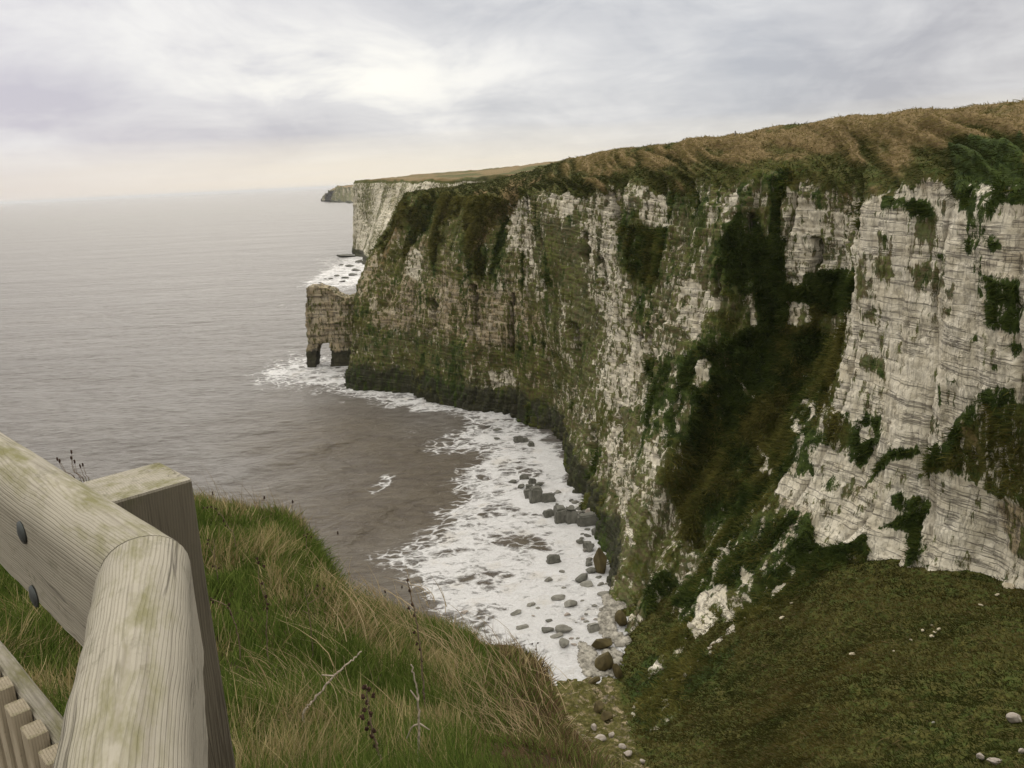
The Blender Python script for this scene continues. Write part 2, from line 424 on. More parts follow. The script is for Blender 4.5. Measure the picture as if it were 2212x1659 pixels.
# (kind, polygon): V dark shrubs, B brownish turf, C bare pale chalk, L bright algae, T tan rock, D dark algae
MASK = [
 ('B', 'a', "868,430 1000,400 1100,380 1190,365 1180,400 1105,432 1090,500 1030,520 1000,470 960,520 930,470 880,560 840,575 800,590 810,560"),
 ('M', 'a', "880,428 940,428 960,470 930,500 900,490 880,540 850,560 865,490"), ('M', 'a', "940,440 1010,440 1030,520 1000,560 960,520 930,540 900,520"),
 ('G', 'a', "1010,425 1110,385 1190,372 1110,432 1040,540 1005,600 985,580 1030,490"), ('G', 'a', "868,432 890,450 860,530 825,590 800,600 838,520"), ('G', 'a', "960,430 1000,430 960,500 930,560 920,520"),

 ('T', '2', "930 600 1060 440 1080 500 1030 760 880 800 700 690 780 640 860 480 900 500 840 640"),
 ('T', '2', "760 640 560 800 700 930 900 800"),
 ('C', '2', "920 600 1010 620 1040 780 910 750"),
 ('D', 'a', "775,720 1000,740 1180,760 1190,860 1000,860 860,830 760,810"),
 ('M', 'a', "1040,520 1085,450 1090,540 1060,600 1020,640 1000,600"), ('M', 'a', "985,540 1040,580 1020,660 990,640"), ('V', 'a', "1062,520 1090,470 1098,600 1075,640"),
 ('T', 'a', "820,610 1000,600 1130,640 1150,740 980,730 820,700"),
 ('C', '2', "1440 1370 1560 1350 1650 1450 1480 1480"),
 ('C', '3', "230 420 430 410 430 760 370 780 210 760"),
 ('C', '3', "560 400 650 390 650 520 600 560"),
 ('C', '3', "650 580 720 560 760 880 660 900 640 780"),
 ('C', '3', "720 430 790 430 800 800 740 760"),
 ('C', '3', "800 350 870 350 880 500 930 980 1000 1200 1080 1300 1120 1659 800 1659 850 1400 800 1200 790 800"),
 ('C', '3', "950 860 1010 860 1020 1100 960 1200"),
 ('C', '3', "1020 440 1100 320 1220 480 1230 600 1120 620"),
 ('C', '3', "1150 1260 1230 1260 1250 1460 1160 1420"),
 ('C', '3', "1280 640 1340 640 1340 740 1400 860 1440 900 1390 920"),
 ('C', '3', "1410 980 1520 1000 1680 1120 1560 1160 1500 1260 1440 1370"),
 ('C', '3', "1520 480 1700 400 1700 560 1640 680 1540 640"),
 ('C', '3', "1460 1440 1540 1440 1520 1620 1440 1640"),
 ('L', '3', "640 1050 780 1050 760 1400 690 1659 620 1600 660 1300"),
 ('L', '3', "560 600 660 560 700 1040 640 1060 540 820"),
 ('V', '3', "490 560 540 600 540 980 500 1000 480 760"),
 ('M', '3', "980 620 1060 580 1250 620 1260 940 1100 980 1020 900"),
 ('V', '3', "1250 840 1320 860 1340 1020 1260 960"),
 ('V', '3', "1560 780 1640 560 1830 540 1830 1060 1720 1000 1600 900"),
 ('V', '3', "1100 1480 1400 1420 1440 1659 1080 1659"),
 ('K', 'a', "1460,410 1580,400 1640,430 1560,480 1530,560 1480,590 1500,480 1440,470"),
 ('V', 'a', "1395,790 1470,790 1480,830 1450,960 1420,900 1380,890"),
 ('D', 'a', "1195,860 1240,900 1260,1060 1195,1040 1190,980"),
 ('D', 'a', "1260,1040 1340,1080 1400,1200 1380,1260 1330,1230 1285,1120"),
 ('V', '4', "0 950 100 940 330 930 380 960 370 1230 330 1330 280 1390 180 1420 150 1340 120 1230 0 1220"),
 ('V', '4', "250 560 350 540 320 700 330 950 250 960 240 760"),
 ('K', '4', "0 480 340 500 300 600 120 640 0 660"),
 ('K', '4', "430 560 880 560 850 660 720 740 640 640 520 700 470 640"),
 ('K', '4', "720 600 860 640 800 820 740 920 690 880 720 760"),
 ('V', '4', "520 1130 620 1100 690 1150 680 1320 560 1350 500 1250"),
 ('V', '4', "370 1240 460 1200 500 1240 490 1330 400 1300"),
 ('C', '4', "330 900 400 940 520 900 700 930 690 1120 500 1110 400 1200 340 1180"), ('C', '4', "330 1290 480 1320 500 1400 440 1460 370 1500 330 1400"), ('C', '4', "350 640 480 720 640 800 720 880 560 900 330 930 320 760"), ('C', '4', "90 1240 130 1240 160 1430 110 1400"), ('C', '3', "1600 420 1700 400 1700 520 1640 600 1600 540"), ('V', '4', "520 1130 620 1100 690 1150 680 1320 560 1350 500 1250"),
 # grass spur in the gully
 ('B', 'a', "1838,664 1790,720 1700,700 1640,720 1560,760 1510,740 1490,790 1500,880 1460,980 1430,1040 1450,1090 1480,1160 1490,1230 1390,1260 1380,1370 1420,1420 1480,1560 1900,1500 1890,1260 1925,1170 2100,1170 2010,1215 2000,1130 1985,1095 1900,1130 1840,1175 1770,1180 1740,1110 1690,1105 1662,1065 1670,1030 1740,1020 1780,990 1830,960 1845,910 1800,885 1805,760"),
 ('V', 'a', "1850,900 1905,905 1880,960 1850,990 1830,960"),
 ('V', 'a', "1700,1100 1760,1170 1900,1140 1800,1220 1700,1210 1640,1180"),
 ('V', 'a', "1520,760 1640,700 1700,690 1640,800 1540,800"),
 ('V', '5', "200 1260 470 1200 450 1340 330 1470 230 1400"),
 ('L', '5', "60 300 200 250 190 540 120 520"),
 ('L', '5', "170 860 250 860 260 1190 180 1100"),
 ('L', '5', "130 1300 220 1280 210 1480 150 1420"),
 ('V', '5', "220 120 470 140 450 260 380 540 290 560 230 380"),
 ('C', '5', "0 0 240 0 240 330 130 360 0 340"),
 ('C', '5', "20 420 60 440 110 620 170 740 150 920 80 930 90 820 40 640 0 560"),
 ('C', '5', "160 540 200 560 230 640 190 650"), ('C', '5', "270 580 320 600 300 660 270 650"),
 ('C', '5', "290 760 350 780 380 920 340 980 280 970"),
 ('C', '5', "150 930 190 960 210 1140 180 1130"), ('C', '5', "370 1030 410 1080 390 1120"),
 ('C', '5', "500 130 580 130 550 250 505 245"), ('C', '5', "190 260 260 260 270 320 200 310"),
 ('C', '5', "410 410 435 420 420 490 405 480"), ('C', '5', "210 440 300 490 240 500"),
 ('C', '5', "690 180 740 230 800 290 880 310 770 300"), ('C', '5', "1030 300 1080 300 1060 405 1030 360"),
 ('C', '5', "960 390 985 400 1000 470 950 450"), ('C', '5', "805 550 840 580 830 660 800 680"), ('C', '5', "760 620 780 620 775 690"),
 ('C', '5', "480 1290 530 1270 610 1240 650 1280 640 1380 690 1460 705 1540 640 1630 580 1650 550 1530 460 1545 450 1470"),
 ('B', '5', "560 1380 600 1370 640 1440 600 1500 560 1480"),
 ('C', '5', "620 960 650 1000 640 1100 610 1090"), ('C', '5', "545 1100 570 1150 555 1260 540 1240"), ('C', '5', "580 1050 610 1060 590 1130"),
 ('C', '5', "710 1130 740 1200 760 1290 730 1260"), ('C', '5', "715 1300 740 1310 755 1360"),
 ('C', '5', "945 1140 970 1160 1010 1210 1000 1250 970 1220"), ('C', '5', "880 1290 950 1280 890 1350"),
 ('C', '5', "130 1440 220 1420 300 1590 160 1590"), ('C', '5', "330 1360 410 1350 380 1430 340 1430"),
 ('C', '5', "1400 1010 1500 975 1600 1000 1600 1100 1500 1180 1410 1230 1390 1200"),
 # bare wall and the green patches growing on it
 ('C', 'a', "1850,500 1900,440 2050,430 2090,450 2100,560 2130,690 2212,760 2300,800 2300,900 2212,850 2100,880 2060,960 1990,1020 2000,1100 1990,1130 2005,1215 2230,1270 2240,1000 2010,1010 1985,1090 1840,1172 1770,1175 1740,1105 1668,1060 1664,1030 1740,1022 1750,990 1800,1000 1850,1000 1900,960 1850,900 1800,885 1812,760 1840,650"),
 ('C', '5', "1120 530 1200 580 1200 660 1100 720 1090 640"),
 ('V', '4', "1270 330 1480 400 1689 310 1720 720 1560 740 1530 900 1600 1000 1480 1000 1450 1130 1560 1170 1689 1140 1720 1450 1600 1460 1470 1420 1400 1240 1390 1060 1370 960 1400 800 1300 700 1240 640"),
 ('V', '4', "1600 1520 1689 1510 1720 1600 1620 1590"), ('V', '4', "1380 1490 1440 1470 1430 1510"),
 ('V', '4', "890 680 1000 690 960 740 900 740"), ('V', '4', "1000 700 1080 700 1150 780 1110 800 1040 810 1000 760"),
 ('L', '4', "840 1040 920 1020 940 1150 880 1150"), ('L', '4', "1030 1090 1080 1100 1200 1170 1150 1220 1080 1180"),
 ('L', '4', "730 1060 800 1050 830 1270 750 1270"), ('L', '4', "770 1350 820 1340 820 1390 770 1390"), ('L', '4', "735 1470 770 1450 770 1500"),
 ('L', '4', "1240 1210 1300 1210 1290 1260"), ('L', '4', "1230 1330 1270 1330 1260 1350"), ('V', '4', "1160 1020 1200 1010 1190 1040"),
 ('L', '4', "1050 820 1130 800 1120 960 1070 960"), ('L', '4', "880 900 920 900 910 1000 890 990"),
 ('L', '5', "1340 90 1480 130 1490 190 1360 150"), ('V', '5', "1380 110 1440 120 1470 180 1400 160"),
 ('V', '5', "1840 195 1885 190 1885 235 1850 235"), ('V', '5', "2065 130 2100 130 2100 160 2070 160"),
 ('L', '5', "1700 400 1760 410 1760 490 1710 490"), ('V', '5', "1780 230 1800 230 1800 320 1780 310"),
 ('V', '5', "1240 390 1440 400 1440 520 1410 600 1330 650 1280 620 1320 520 1300 440"),
 ('C', '5', "1330 460 1400 450 1420 500 1350 530"),
 ('V', '5', "1410 690 1440 640 1520 570 1640 550 1650 590 1560 620 1470 680 1420 720"),
 ('V', '5', "1530 800 1570 790 1590 840 1680 820 1690 870 1560 890"), ('V', '5', "1140 720 1200 700 1220 760 1160 790"),
 ('V', '5', "1690 640 1730 640 1740 680 1700 720"),
 ('B', 'a', "2030,968 2062,930 2083,890 2120,853 2160,838 2240,842 2300,850 2300,1100 2212,1088 2150,1070 2110,1045 2080,1020 2040,1020 1990,1030 2010,1000"),
 ('V', 'a', "2030,968 2062,930 2083,890 2120,853 2160,838 2240,842 2230,860 2130,880 2080,950 2050,1000 2010,1010"),
 ('V', '5', "1480 950 1700 865 1670 960 1700 1190 1610 1200 1600 1000 1500 975"),
 ('B', 'a', "1380,1440 1480,1440 1500,1560 1400,1600 1370,1560"),
 ('T', 'a', "2150,1080 2300,1090 2300,1240 2180,1200"),
]
golden = np.zeros_like(px); bvar = fbm(X_/7, Y_/7, Z/9, 4, 46); gvar = fbm((X_+.6*Z)/5, (Y_-.5*Z)/5, (Z-X_)/16, 4, 47)
for kd, k, s in MASK:
    sd = sdf(wx, wy, PL(k, s)); w = smooth(-5, 5, sd) if kd == 'C' else smooth(-17, 13, sd)
    if not w.any(): continue
    def to(a, v, w=w): return a*(1-w)+v*w
    if kd == 'V': veg = to(veg, .64+.36*vs2+.1*vb+.12*white); brown = to(brown, .05)
    elif kd == 'B': veg = to(veg, .74+.22*vs2+.14*vb); brown = to(brown, .50+1.1*bvar); golden = np.maximum(golden, w*np.clip(1.2*gvar-.18, 0, .55))
    elif kd == 'K': veg = to(veg, .44+.3*vb+.45*vs2); green = to(green, .75+.2*vs); brown = to(brown, .2+.5*vb)
    elif kd == 'M': veg = to(veg, .52+.3*vb+.5*vs2); brown = to(brown, .30+.9*vb); green = to(green, .8)
    elif kd == 'G': veg = to(veg, .80+.2*vb); brown = to(brown, .9); golden = np.maximum(golden, w*(.55+.5*vs2))
    elif kd == 'C': veg = to(veg, .08+.10*vs); green = to(green, .42+.32*vs+.2*vb)-.24*w*white; wet = to(wet, 0.); tone = to(tone, .2+.3*vb)
    elif kd == 'L': veg = to(veg, .36+.2*vs); green = to(green, 1.0)
    elif kd == 'T': veg = to(veg, .24+.2*vb+.2*vs); green = to(green, .46+.25*vb+.2*vs); tone = to(tone, .85)
    elif kd == 'D': veg = to(veg, .36+.3*vb+.2*vs); green = to(green, .9+.2*vs); wet = to(wet, np.maximum(wet, .22+.3*vs))
veg = veg+(.16*fbm(X_/1.3, Y_/1.3, Z/1.6, 3, 45)+.12*vs)*(1-.5*white); veg = np.maximum(veg, cap*1.1); brown = np.where(cap > .3, .85, brown)
brown = brown*(1-cap*.0)
# dry tan grass on the cap, hanging in oblique tongues
ob = fbm((Sg+.9*(jrow-jr)*.33)/4.2+.8*fbm(Sg/12, jrow/30., None, 2, 63), (jrow-jr)/26., None, 3, 61)*(.55+.9*np.clip(.4+fbm(Sg/16, jrow/60., None, 2, 64), 0, 1))
gold = cap*np.clip(.12+.95*ob+.5*fbm(Sg/9, jrow/40., None, 3, 62)+.55*smooth(jr+8, js-14, jrow), 0, 1)
gold *= smooth(5.0, 6.0, stn)*.85+.35
for s in ("1270 330 1480 400 1689 310 1720 720 1560 740 1530 900 1240 640", "480 560 900 520 860 640 700 700"):
    gold *= 1-smooth(-8, 8, sdf(wx, wy, PL('4', s)))
brown *= 1-.8*smooth(-8, 8, sdf(wx, wy, PL('4', "1270 330 1480 400 1689 310 1720 720 1560 740 1530 900 1240 640")))
vg = np.clip(veg, 0, 1)

# --- relief: buttresses, fissures, beds and joint blocks
fade = 1-smooth(jr-6, jr+18, jrow)
but = fbm(Sg/15, Z/75, None, 3, 71)
d = fade*(1-.45*white)*(4.4*but+2.1*fbm(Sg/5, Z/40, None, 4, 72))
n5 = noise(Sg/5.2+.25*noise(Z/9, Sg/9, None, 3), Z/46, None, 73); fis = (1-np.clip(np.abs(n5)*7, 0, 1))**1.5
n6 = noise(Sg/2.1, Z/16, None, 74); fis2 = (1-np.clip(np.abs(n6)*6, 0, 1))**1.5
fz = fade*(1-.75*vg)
crk = np.zeros_like(d)
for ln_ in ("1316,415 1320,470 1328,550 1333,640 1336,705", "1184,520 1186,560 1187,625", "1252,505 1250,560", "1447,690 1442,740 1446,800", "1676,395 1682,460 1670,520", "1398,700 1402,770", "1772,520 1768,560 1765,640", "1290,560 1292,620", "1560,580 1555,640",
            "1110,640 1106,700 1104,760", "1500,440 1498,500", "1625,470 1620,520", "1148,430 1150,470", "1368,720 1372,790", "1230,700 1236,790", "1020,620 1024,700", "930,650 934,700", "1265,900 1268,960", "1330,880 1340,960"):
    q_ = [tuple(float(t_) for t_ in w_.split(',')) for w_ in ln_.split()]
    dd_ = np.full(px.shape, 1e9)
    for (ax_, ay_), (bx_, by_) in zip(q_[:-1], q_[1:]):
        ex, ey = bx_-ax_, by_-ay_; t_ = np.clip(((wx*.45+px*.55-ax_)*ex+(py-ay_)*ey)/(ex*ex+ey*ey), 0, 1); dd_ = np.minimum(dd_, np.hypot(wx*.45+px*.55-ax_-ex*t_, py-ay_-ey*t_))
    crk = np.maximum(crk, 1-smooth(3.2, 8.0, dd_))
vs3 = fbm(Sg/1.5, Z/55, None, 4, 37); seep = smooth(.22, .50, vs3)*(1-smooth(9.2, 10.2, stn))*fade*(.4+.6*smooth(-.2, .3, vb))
wet = np.maximum(wet, np.maximum(.72*crk, .50*seep)); green = np.maximum(green, .9*crk)  # crack shade painted dark through the wet and algae masks, beside seep streaks
veg = veg*(1-.8*crk); vg = np.clip(veg, 0, 1); fz = fade*(1-.75*vg)
d -= fade*6.*crk
rib = np.abs(np.sin(Sg*.9+1.5*noise(Sg/6, Z/6, None, 87)-.35*Z))*(1-smooth(5, 9, Z))*nose
d += fade*rib*.9
d -= fz*(1.9*fis+.6*fis2)*(1-.6*white)
bz = Z+.8*fbm(Sg/30, Z/60, None, 2, 75)+.05*Sg
edges = np.cumsum(np.random.default_rng(3).uniform(.45, 1.5, 140))-12
k = np.searchsorted(edges, bz); k = np.clip(k, 1, 139)
fr = (bz-edges[k-1])/(edges[k]-edges[k-1]); th = edges[k]-edges[k-1]
jw = 1.0+1.6*h2(k, k*0, 5)
jj = np.floor(Sg/jw+10*h2(k, k*0+1, 6)+.25*noise(Sg/2, Z/2, None, 7)); jf = Sg/jw+10*h2(k, k*0+1, 6)-jj
blk = h2(k, jj, 8)
groove = np.exp(-(np.minimum(fr, 1-fr)*th/.12)**2)
d += fz*(.75*(1-.88*white)*(h2(k, k*0, 9)-.5)*.7+.46*(blk-.5)*(1-.62*white)-.28*(1-.5*white)*groove*(.5+h2(k, k*0, 10))+.35*(1-.6*white)*(fr-.5)*th)
d += fade*(.30-.14*white)*fbm(X_/1.1, Y_/1.1, Z/1.1, 3, 76)
# shrubs and tussocks
d += vg*(.55*fbm(X_/2.2, Y_/2.2, Z/2.2, 4, 77)+.9*fbm(X_/6, Y_/6, Z/6, 2, 78))*(1-.5*cap)
d += vg*np.abs(fbm(X_/1.0, Y_/1.0, Z/1.0, 2, 79))*.5
sp_ = smooth(.45, .7, brown)*vg*(1-cap); d += sp_*1.6*fbm((X_+.5*Y_)/4, (Y_-X_)/9, Z/14, 4, 88)
d += cap*(1-smooth(js-10, js+4, jrow))*1.7*ob
# tilt overhangs of pale wall above turf
Pn = G+nr*d[..., None]
# tussocky skyline
ridge = np.exp(-((jrow-js)/7.)**2)
Pn[..., 2] += ridge*(.5*fbm(Sg/1.3, Sg*0, None, 4, 80)+.7*fbm(Sg/9, Sg*0, None, 3, 81))*np.where(stn > 5.5, 1, .8)
groove_shade = np.clip(1.1*crk+fz*(1.25*fis+.5*fis2*(1-white)+.35*groove*(.4+h2(k, k*0, 10))*(1-.6*white)), 0, 1)  # recess shade for the chalk colour, from cracks, fissures and bed grooves
msk = np.stack([veg, green, np.clip(wet, 0, 1)], -1).reshape(-1, 3)
msk = np.stack([veg, brown, green], -1).reshape(-1, 3)
attrs = {'mask': np.concatenate([np.clip(np.stack([veg, brown, green+fade*.30*(blk-.5)*(1-.5*white)], -1), 0, 1.2), wet[..., None]], -1).reshape(-1, 4),  # green and wet include the painted crack shade
         'rock': np.stack([groove_shade, np.clip(tone+.35*(blk-.5), 0, 1), np.clip(np.maximum(gold, golden), 0, 1)], -1).reshape(-1, 3)}
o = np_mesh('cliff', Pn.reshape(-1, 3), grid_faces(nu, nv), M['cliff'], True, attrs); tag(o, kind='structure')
CL = dict(P=Pn, n=nr, veg=vg, brown=brown, gold=gold, cap=cap, px=px, py=py, stn=stn, jrow=jrow)

# ------------------------------------------------------------------ grass apron and gully floor under the cliff
cp = [(12.9, 95, 1.2), (38.6, 108, 9.3), (48, 103, 19.2), (54.9, 81, 24.9), (13, 75, 7.5), (34, 48, 28.9), (29.9, 70, 19.8), (11, 107, -.3), (15.5, 113, .2), (27, 116, 6.2),
      (20, 104, 4.2), (34, 103, 10.6), (24, 88, 10.6), (40, 90, 19), (46, 68, 26.5), (20, 60, 19), (5, 95, 2.5), (3, 75, 12), (0, 50, 22), (8, 60, 18), (15, 50, 22), (20, 35, 38),
      (30, 30, 42), (62, 60, 34), (70, 40, 40), (75, 85, 33), (70, 110, 28), (45, 125, 14), (30, 130, 7), (6, 120, -2.5), (-5, 110, -3), (-6, 85, -1), (12, 86, 3.5), (14, 64, 12), (85, 110, 40), (85, 30, 48)]
cp_new = [c_ for c_ in cp if c_ not in ((38.6, 108, 9.3), (48, 103, 19.2), (54.9, 81, 24.9), (27, 116, 6.2), (34, 103, 10.6), (20, 104, 4.2), (40, 90, 19), (45, 125, 14), (30, 130, 7), (75, 85, 33), (70, 110, 28), (24, 88, 10.6), (85, 110, 40))]
cp = np.array(cp, float)
def tps(a, b):
    r2 = ((a[:, None]-b[None])**2).sum(-1); return r2*np.log(r2+1e-9)*.5
def solve_tps():
    global wts
    A = np.zeros((len(cp)+3,)*2); A[:len(cp), :len(cp)] = tps(cp[:, :2], cp[:, :2])+np.eye(len(cp))*6
    A[:len(cp), -3:] = np.c_[np.ones(len(cp)), cp[:, :2]]; A[-3:, :len(cp)] = A[:len(cp), -3:].T
    wts = np.linalg.solve(A, np.r_[cp[:, 2], 0, 0, 0])
def apron_z(x, y, rough=True):
    sh = np.shape(x); q = np.stack([np.ravel(x), np.ravel(y)], -1).astype(float)
    z = np.zeros(len(q))
    for a in range(0, len(q), 20000):
        z[a:a+20000] = tps(q[a:a+20000], cp[:, :2])@wts[:-3]+wts[-3]+q[a:a+20000]@wts[-2:]
    z = z.reshape(sh)
    lim = H-.76*np.hypot(x, y)-2-.25*np.clip(8-np.asarray(x), 0, 12); z = np.where((np.asarray(x) < 24) & (np.asarray(y) < 66), np.minimum(z, lim+np.clip(np.asarray(x)-12, 0, 12)*1.2), z)
    if rough:
        f = fbm((np.asarray(x)+.6*np.asarray(y))/1.6, (np.asarray(y)-.3*np.asarray(x))/3.4, None, 4, 91)
        z = z+.55*f+.9*fbm(np.asarray(x)/9, np.asarray(y)/9, None, 3, 92)
    return z
for bx_, by_ in ((1375, 1545), (1440, 1480), (1520, 1412), (1600, 1352), (1700, 1292), (1790, 1228), (1880, 1192), (1960, 1222), (2040, 1218), (2120, 1225), (2212, 1264)):
    c_ = np.argwhere((np.hypot(px-bx_, py-by_) < 9) & (stn > 9)); P_ = Pn[c_[:, 0], c_[:, 1]]
    if len(P_): q_ = P_[np.argmin(P_[:, 1])]; cp_new.append((q_[0], q_[1], q_[2]-.2)); cp_new.append((q_[0]+3, q_[1]+5, q_[2]+.2))
cp = np.array(cp_new); solve_tps()
gx = np.linspace(-4, 84, 440); gy = np.linspace(26, 128, 500)
AX, AY = np.meshgrid(gx, gy, indexing='ij'); AZ = apron_z(AX, AY)
apx, apy = proj(np.stack([AX, AY, AZ], -1))
axw = apx+14*fbm(AX/3, AY/3, None, 4, 93); ayw = apy+14*fbm(AX/3, AY/3, None, 4, 94)
gul = smooth(-10, 10, sdf(axw, ayw, [(1240, 1420), (1330, 1430), (1355, 1560), (1375, 1600), (1420, 1690), (1420, 1800), (1100, 1800), (1200, 1500)]))
fan = smooth(-10, 10, sdf(axw, ayw, [(1350, 1460), (1420, 1400), (1520, 1420), (1560, 1400), (1600, 1380), (1560, 1440), (1470, 1520), (1400, 1580), (1370, 1560)]))
dk = np.clip(smooth(-30, 30, sdf(axw, ayw, [(1900, 1660), (1960, 1560), (2100, 1480), (2230, 1400), (2300, 1700)]))*.8, 0, 1)
at = {'mask': np.stack([.98-.34*gul, np.clip(.95-.8*fan-.25*dk+.5*gul, 0, 1.2), .35-.25*gul, .40*gul], -1).reshape(-1, 4),
      'rock': np.stack([.1*gul, .5+.45*gul, .42*gul], -1).reshape(-1, 3)}
AZ = AZ+gul*(1.2*np.abs(fbm(AX/2.2, AY/2.2, None, 4, 95))-.3)
# mesh
o = np_mesh('grassy_slope', np.stack([AX, AY, AZ], -1).reshape(-1, 3), grid_faces(440, 500), M['cliff'], True, at); tag(o, kind='structure')

# ------------------------------------------------------------------ far coast
def coast(name, foot, top, inland, npu, sd, amp, gr=.44, tn=.3):
    """foot/top/inland: lists of 3D points along the coast"""
    N = np.array([[f*[1, 1, 0]+[0, 0, -3], f, f*.65+t*.35, f*.3+t*.7, t, t*.93+i*.07, t*.6+i*.4, i] for f, t, i in zip(foot, top, inland)])
    g = crom(N, [npu]*(len(foot)-1)); g = crom(g.transpose(1, 0, 2), [4, 34, 34, 34, 8, 10, 8]).transpose(1, 0, 2)
    a, bq = g.shape[:2]; n = gnormals(g)
    if n[a//2, 60]@(EYE-g[a//2, 60]) < 0: n = -n
    s = np.concatenate([[0], np.cumsum(np.linalg.norm(np.diff(g[:, 60, :2], axis=0), axis=1))])[:, None]+np.zeros((1, bq))
    z = g[..., 2]; j = np.zeros((a, 1))+np.arange(bq)[None]
    fd = 1-smooth(104, 109, j)
    vst = fbm(s/11, z/60, None, 4, sd); vbb = fbm(s/20, z/14, None, 4, sd+1)
    nf = noise(s/13, z/70, None, sd+2); fs = (1-np.clip(np.abs(nf)*5, 0, 1))
    dd = fd*amp*(5*fbm(s/30, z/120, None, 4, sd+3)+2*vst-3*fs+1.2*fbm(s/20, z/2.5, None, 2, sd+4))
    gg = g+n*dd[..., None]; gg[..., 2] += (1-fd)*(1.6*fbm(g[..., 0]/14, g[..., 1]/25, None, 4, sd+5))
    cp_ = smooth(104, 108, j+3*vst)
    gd = cp_*np.clip(.66+.8*fbm(g[..., 0]/40, g[..., 1]/60, None, 4, sd+6), 0, 1)
    low = 1-smooth(3, 10, z)
    at = {'mask': np.stack([np.maximum(smooth(98, 105, j+3*vst), .16+.3*vbb+.2*vst), .9+0*z, gr+.55*vst+.35*vbb, low*fd], -1).reshape(-1, 4),
          'rock': np.stack([fs*fd*.9, tn+.4*vbb, gd], -1).reshape(-1, 3)}
    o = np_mesh(name, gg.reshape(-1, 3), grid_faces(a, bq), M['cliff'], True, at); tag(o, kind='structure')
V3 = lambda *q: np.array(q, float)
ft = [V3(-60, 1180, 0), V3(-128, 1010, 0), atz(766, 547, 0), atz(780, 556, 0), atz(801, 577, 0), V3(-88, 730, 0), V3(-30, 715, 0), V3(30, 640, 0), V3(70, 540, 0), V3(95, 440, 0)]
tp = [V3(-30, 1180, 76), V3(-110, 1000, 75), aty(768, 393, 905), aty(820, 390, 850), aty(875, 391, 800), aty(925, 391, 770), aty(1000, 388, 755), aty(1075, 384, 680), V3(100, 560, 73), V3(125, 450, 74)]
il = [V3(300, 1500, 84), V3(120, 1350, 84), aty(925, 376, 1120), aty(985, 371, 1120), aty(1045, 366, 1100), aty(1100, 361, 1060), aty(1170, 352, 1020), aty(1260, 342, 960), aty(1400, 322, 900), V3(500, 640, 90)]
coast('headland', ft, tp, il, 44, 201, .9)
ft = [V3(-500, 4700, 0), V3(-860, 4250, 0), atz(703, 434, 0), atz(722, 437, 0), atz(745, 437.5, 0), atz(790, 438, 0), V3(-200, 4000, 0)]
tp = [V3(-450, 4700, 80), V3(-800, 4250, 70), aty(705, 419, 4000), aty(730, 405.5, 3960), aty(748, 405, 3920), aty(790, 403, 3950), V3(-150, 4050, 82)]
il = [V3(300, 5200, 90), V3(-300, 4800, 84), V3(-560, 4600, 80), V3(-500, 4600, 80), V3(-400, 4560, 80), V3(-300, 4500, 85), V3(300, 4500, 90)]
coast('far_headland', ft, tp, il, 34, 231, 3.5, .66, .7)

# ------------------------------------------------------------------ sea
gx = np.r_[-np.geomspace(305, 60000, 60)[::-1], np.arange(-302, -120, 1.6), np.arange(-120, 62, .55), np.geomspace(63, 60000, 50)]
gy = np.r_[-np.geomspace(200, 60000, 12)[::-1], np.linspace(-150, 55, 10), np.arange(60, 330, .55), np.arange(331, 560, 1.6), np.arange(560, 1000, 5.), np.geomspace(1005, 80000, 60)]
SX, SY = np.meshgrid(gx, gy, indexing='ij')
Zs = np.zeros_like(SX)
near = smooth(1400, 700, np.hypot(SX, SY))*smooth(-520, -300, SX)
spx, spy = proj(np.stack([SX, SY, Zs], -1)); ahead = SY > 40
spx = np.where(ahead, spx, -9e3); spy = np.where(ahead, spy, -9e3)
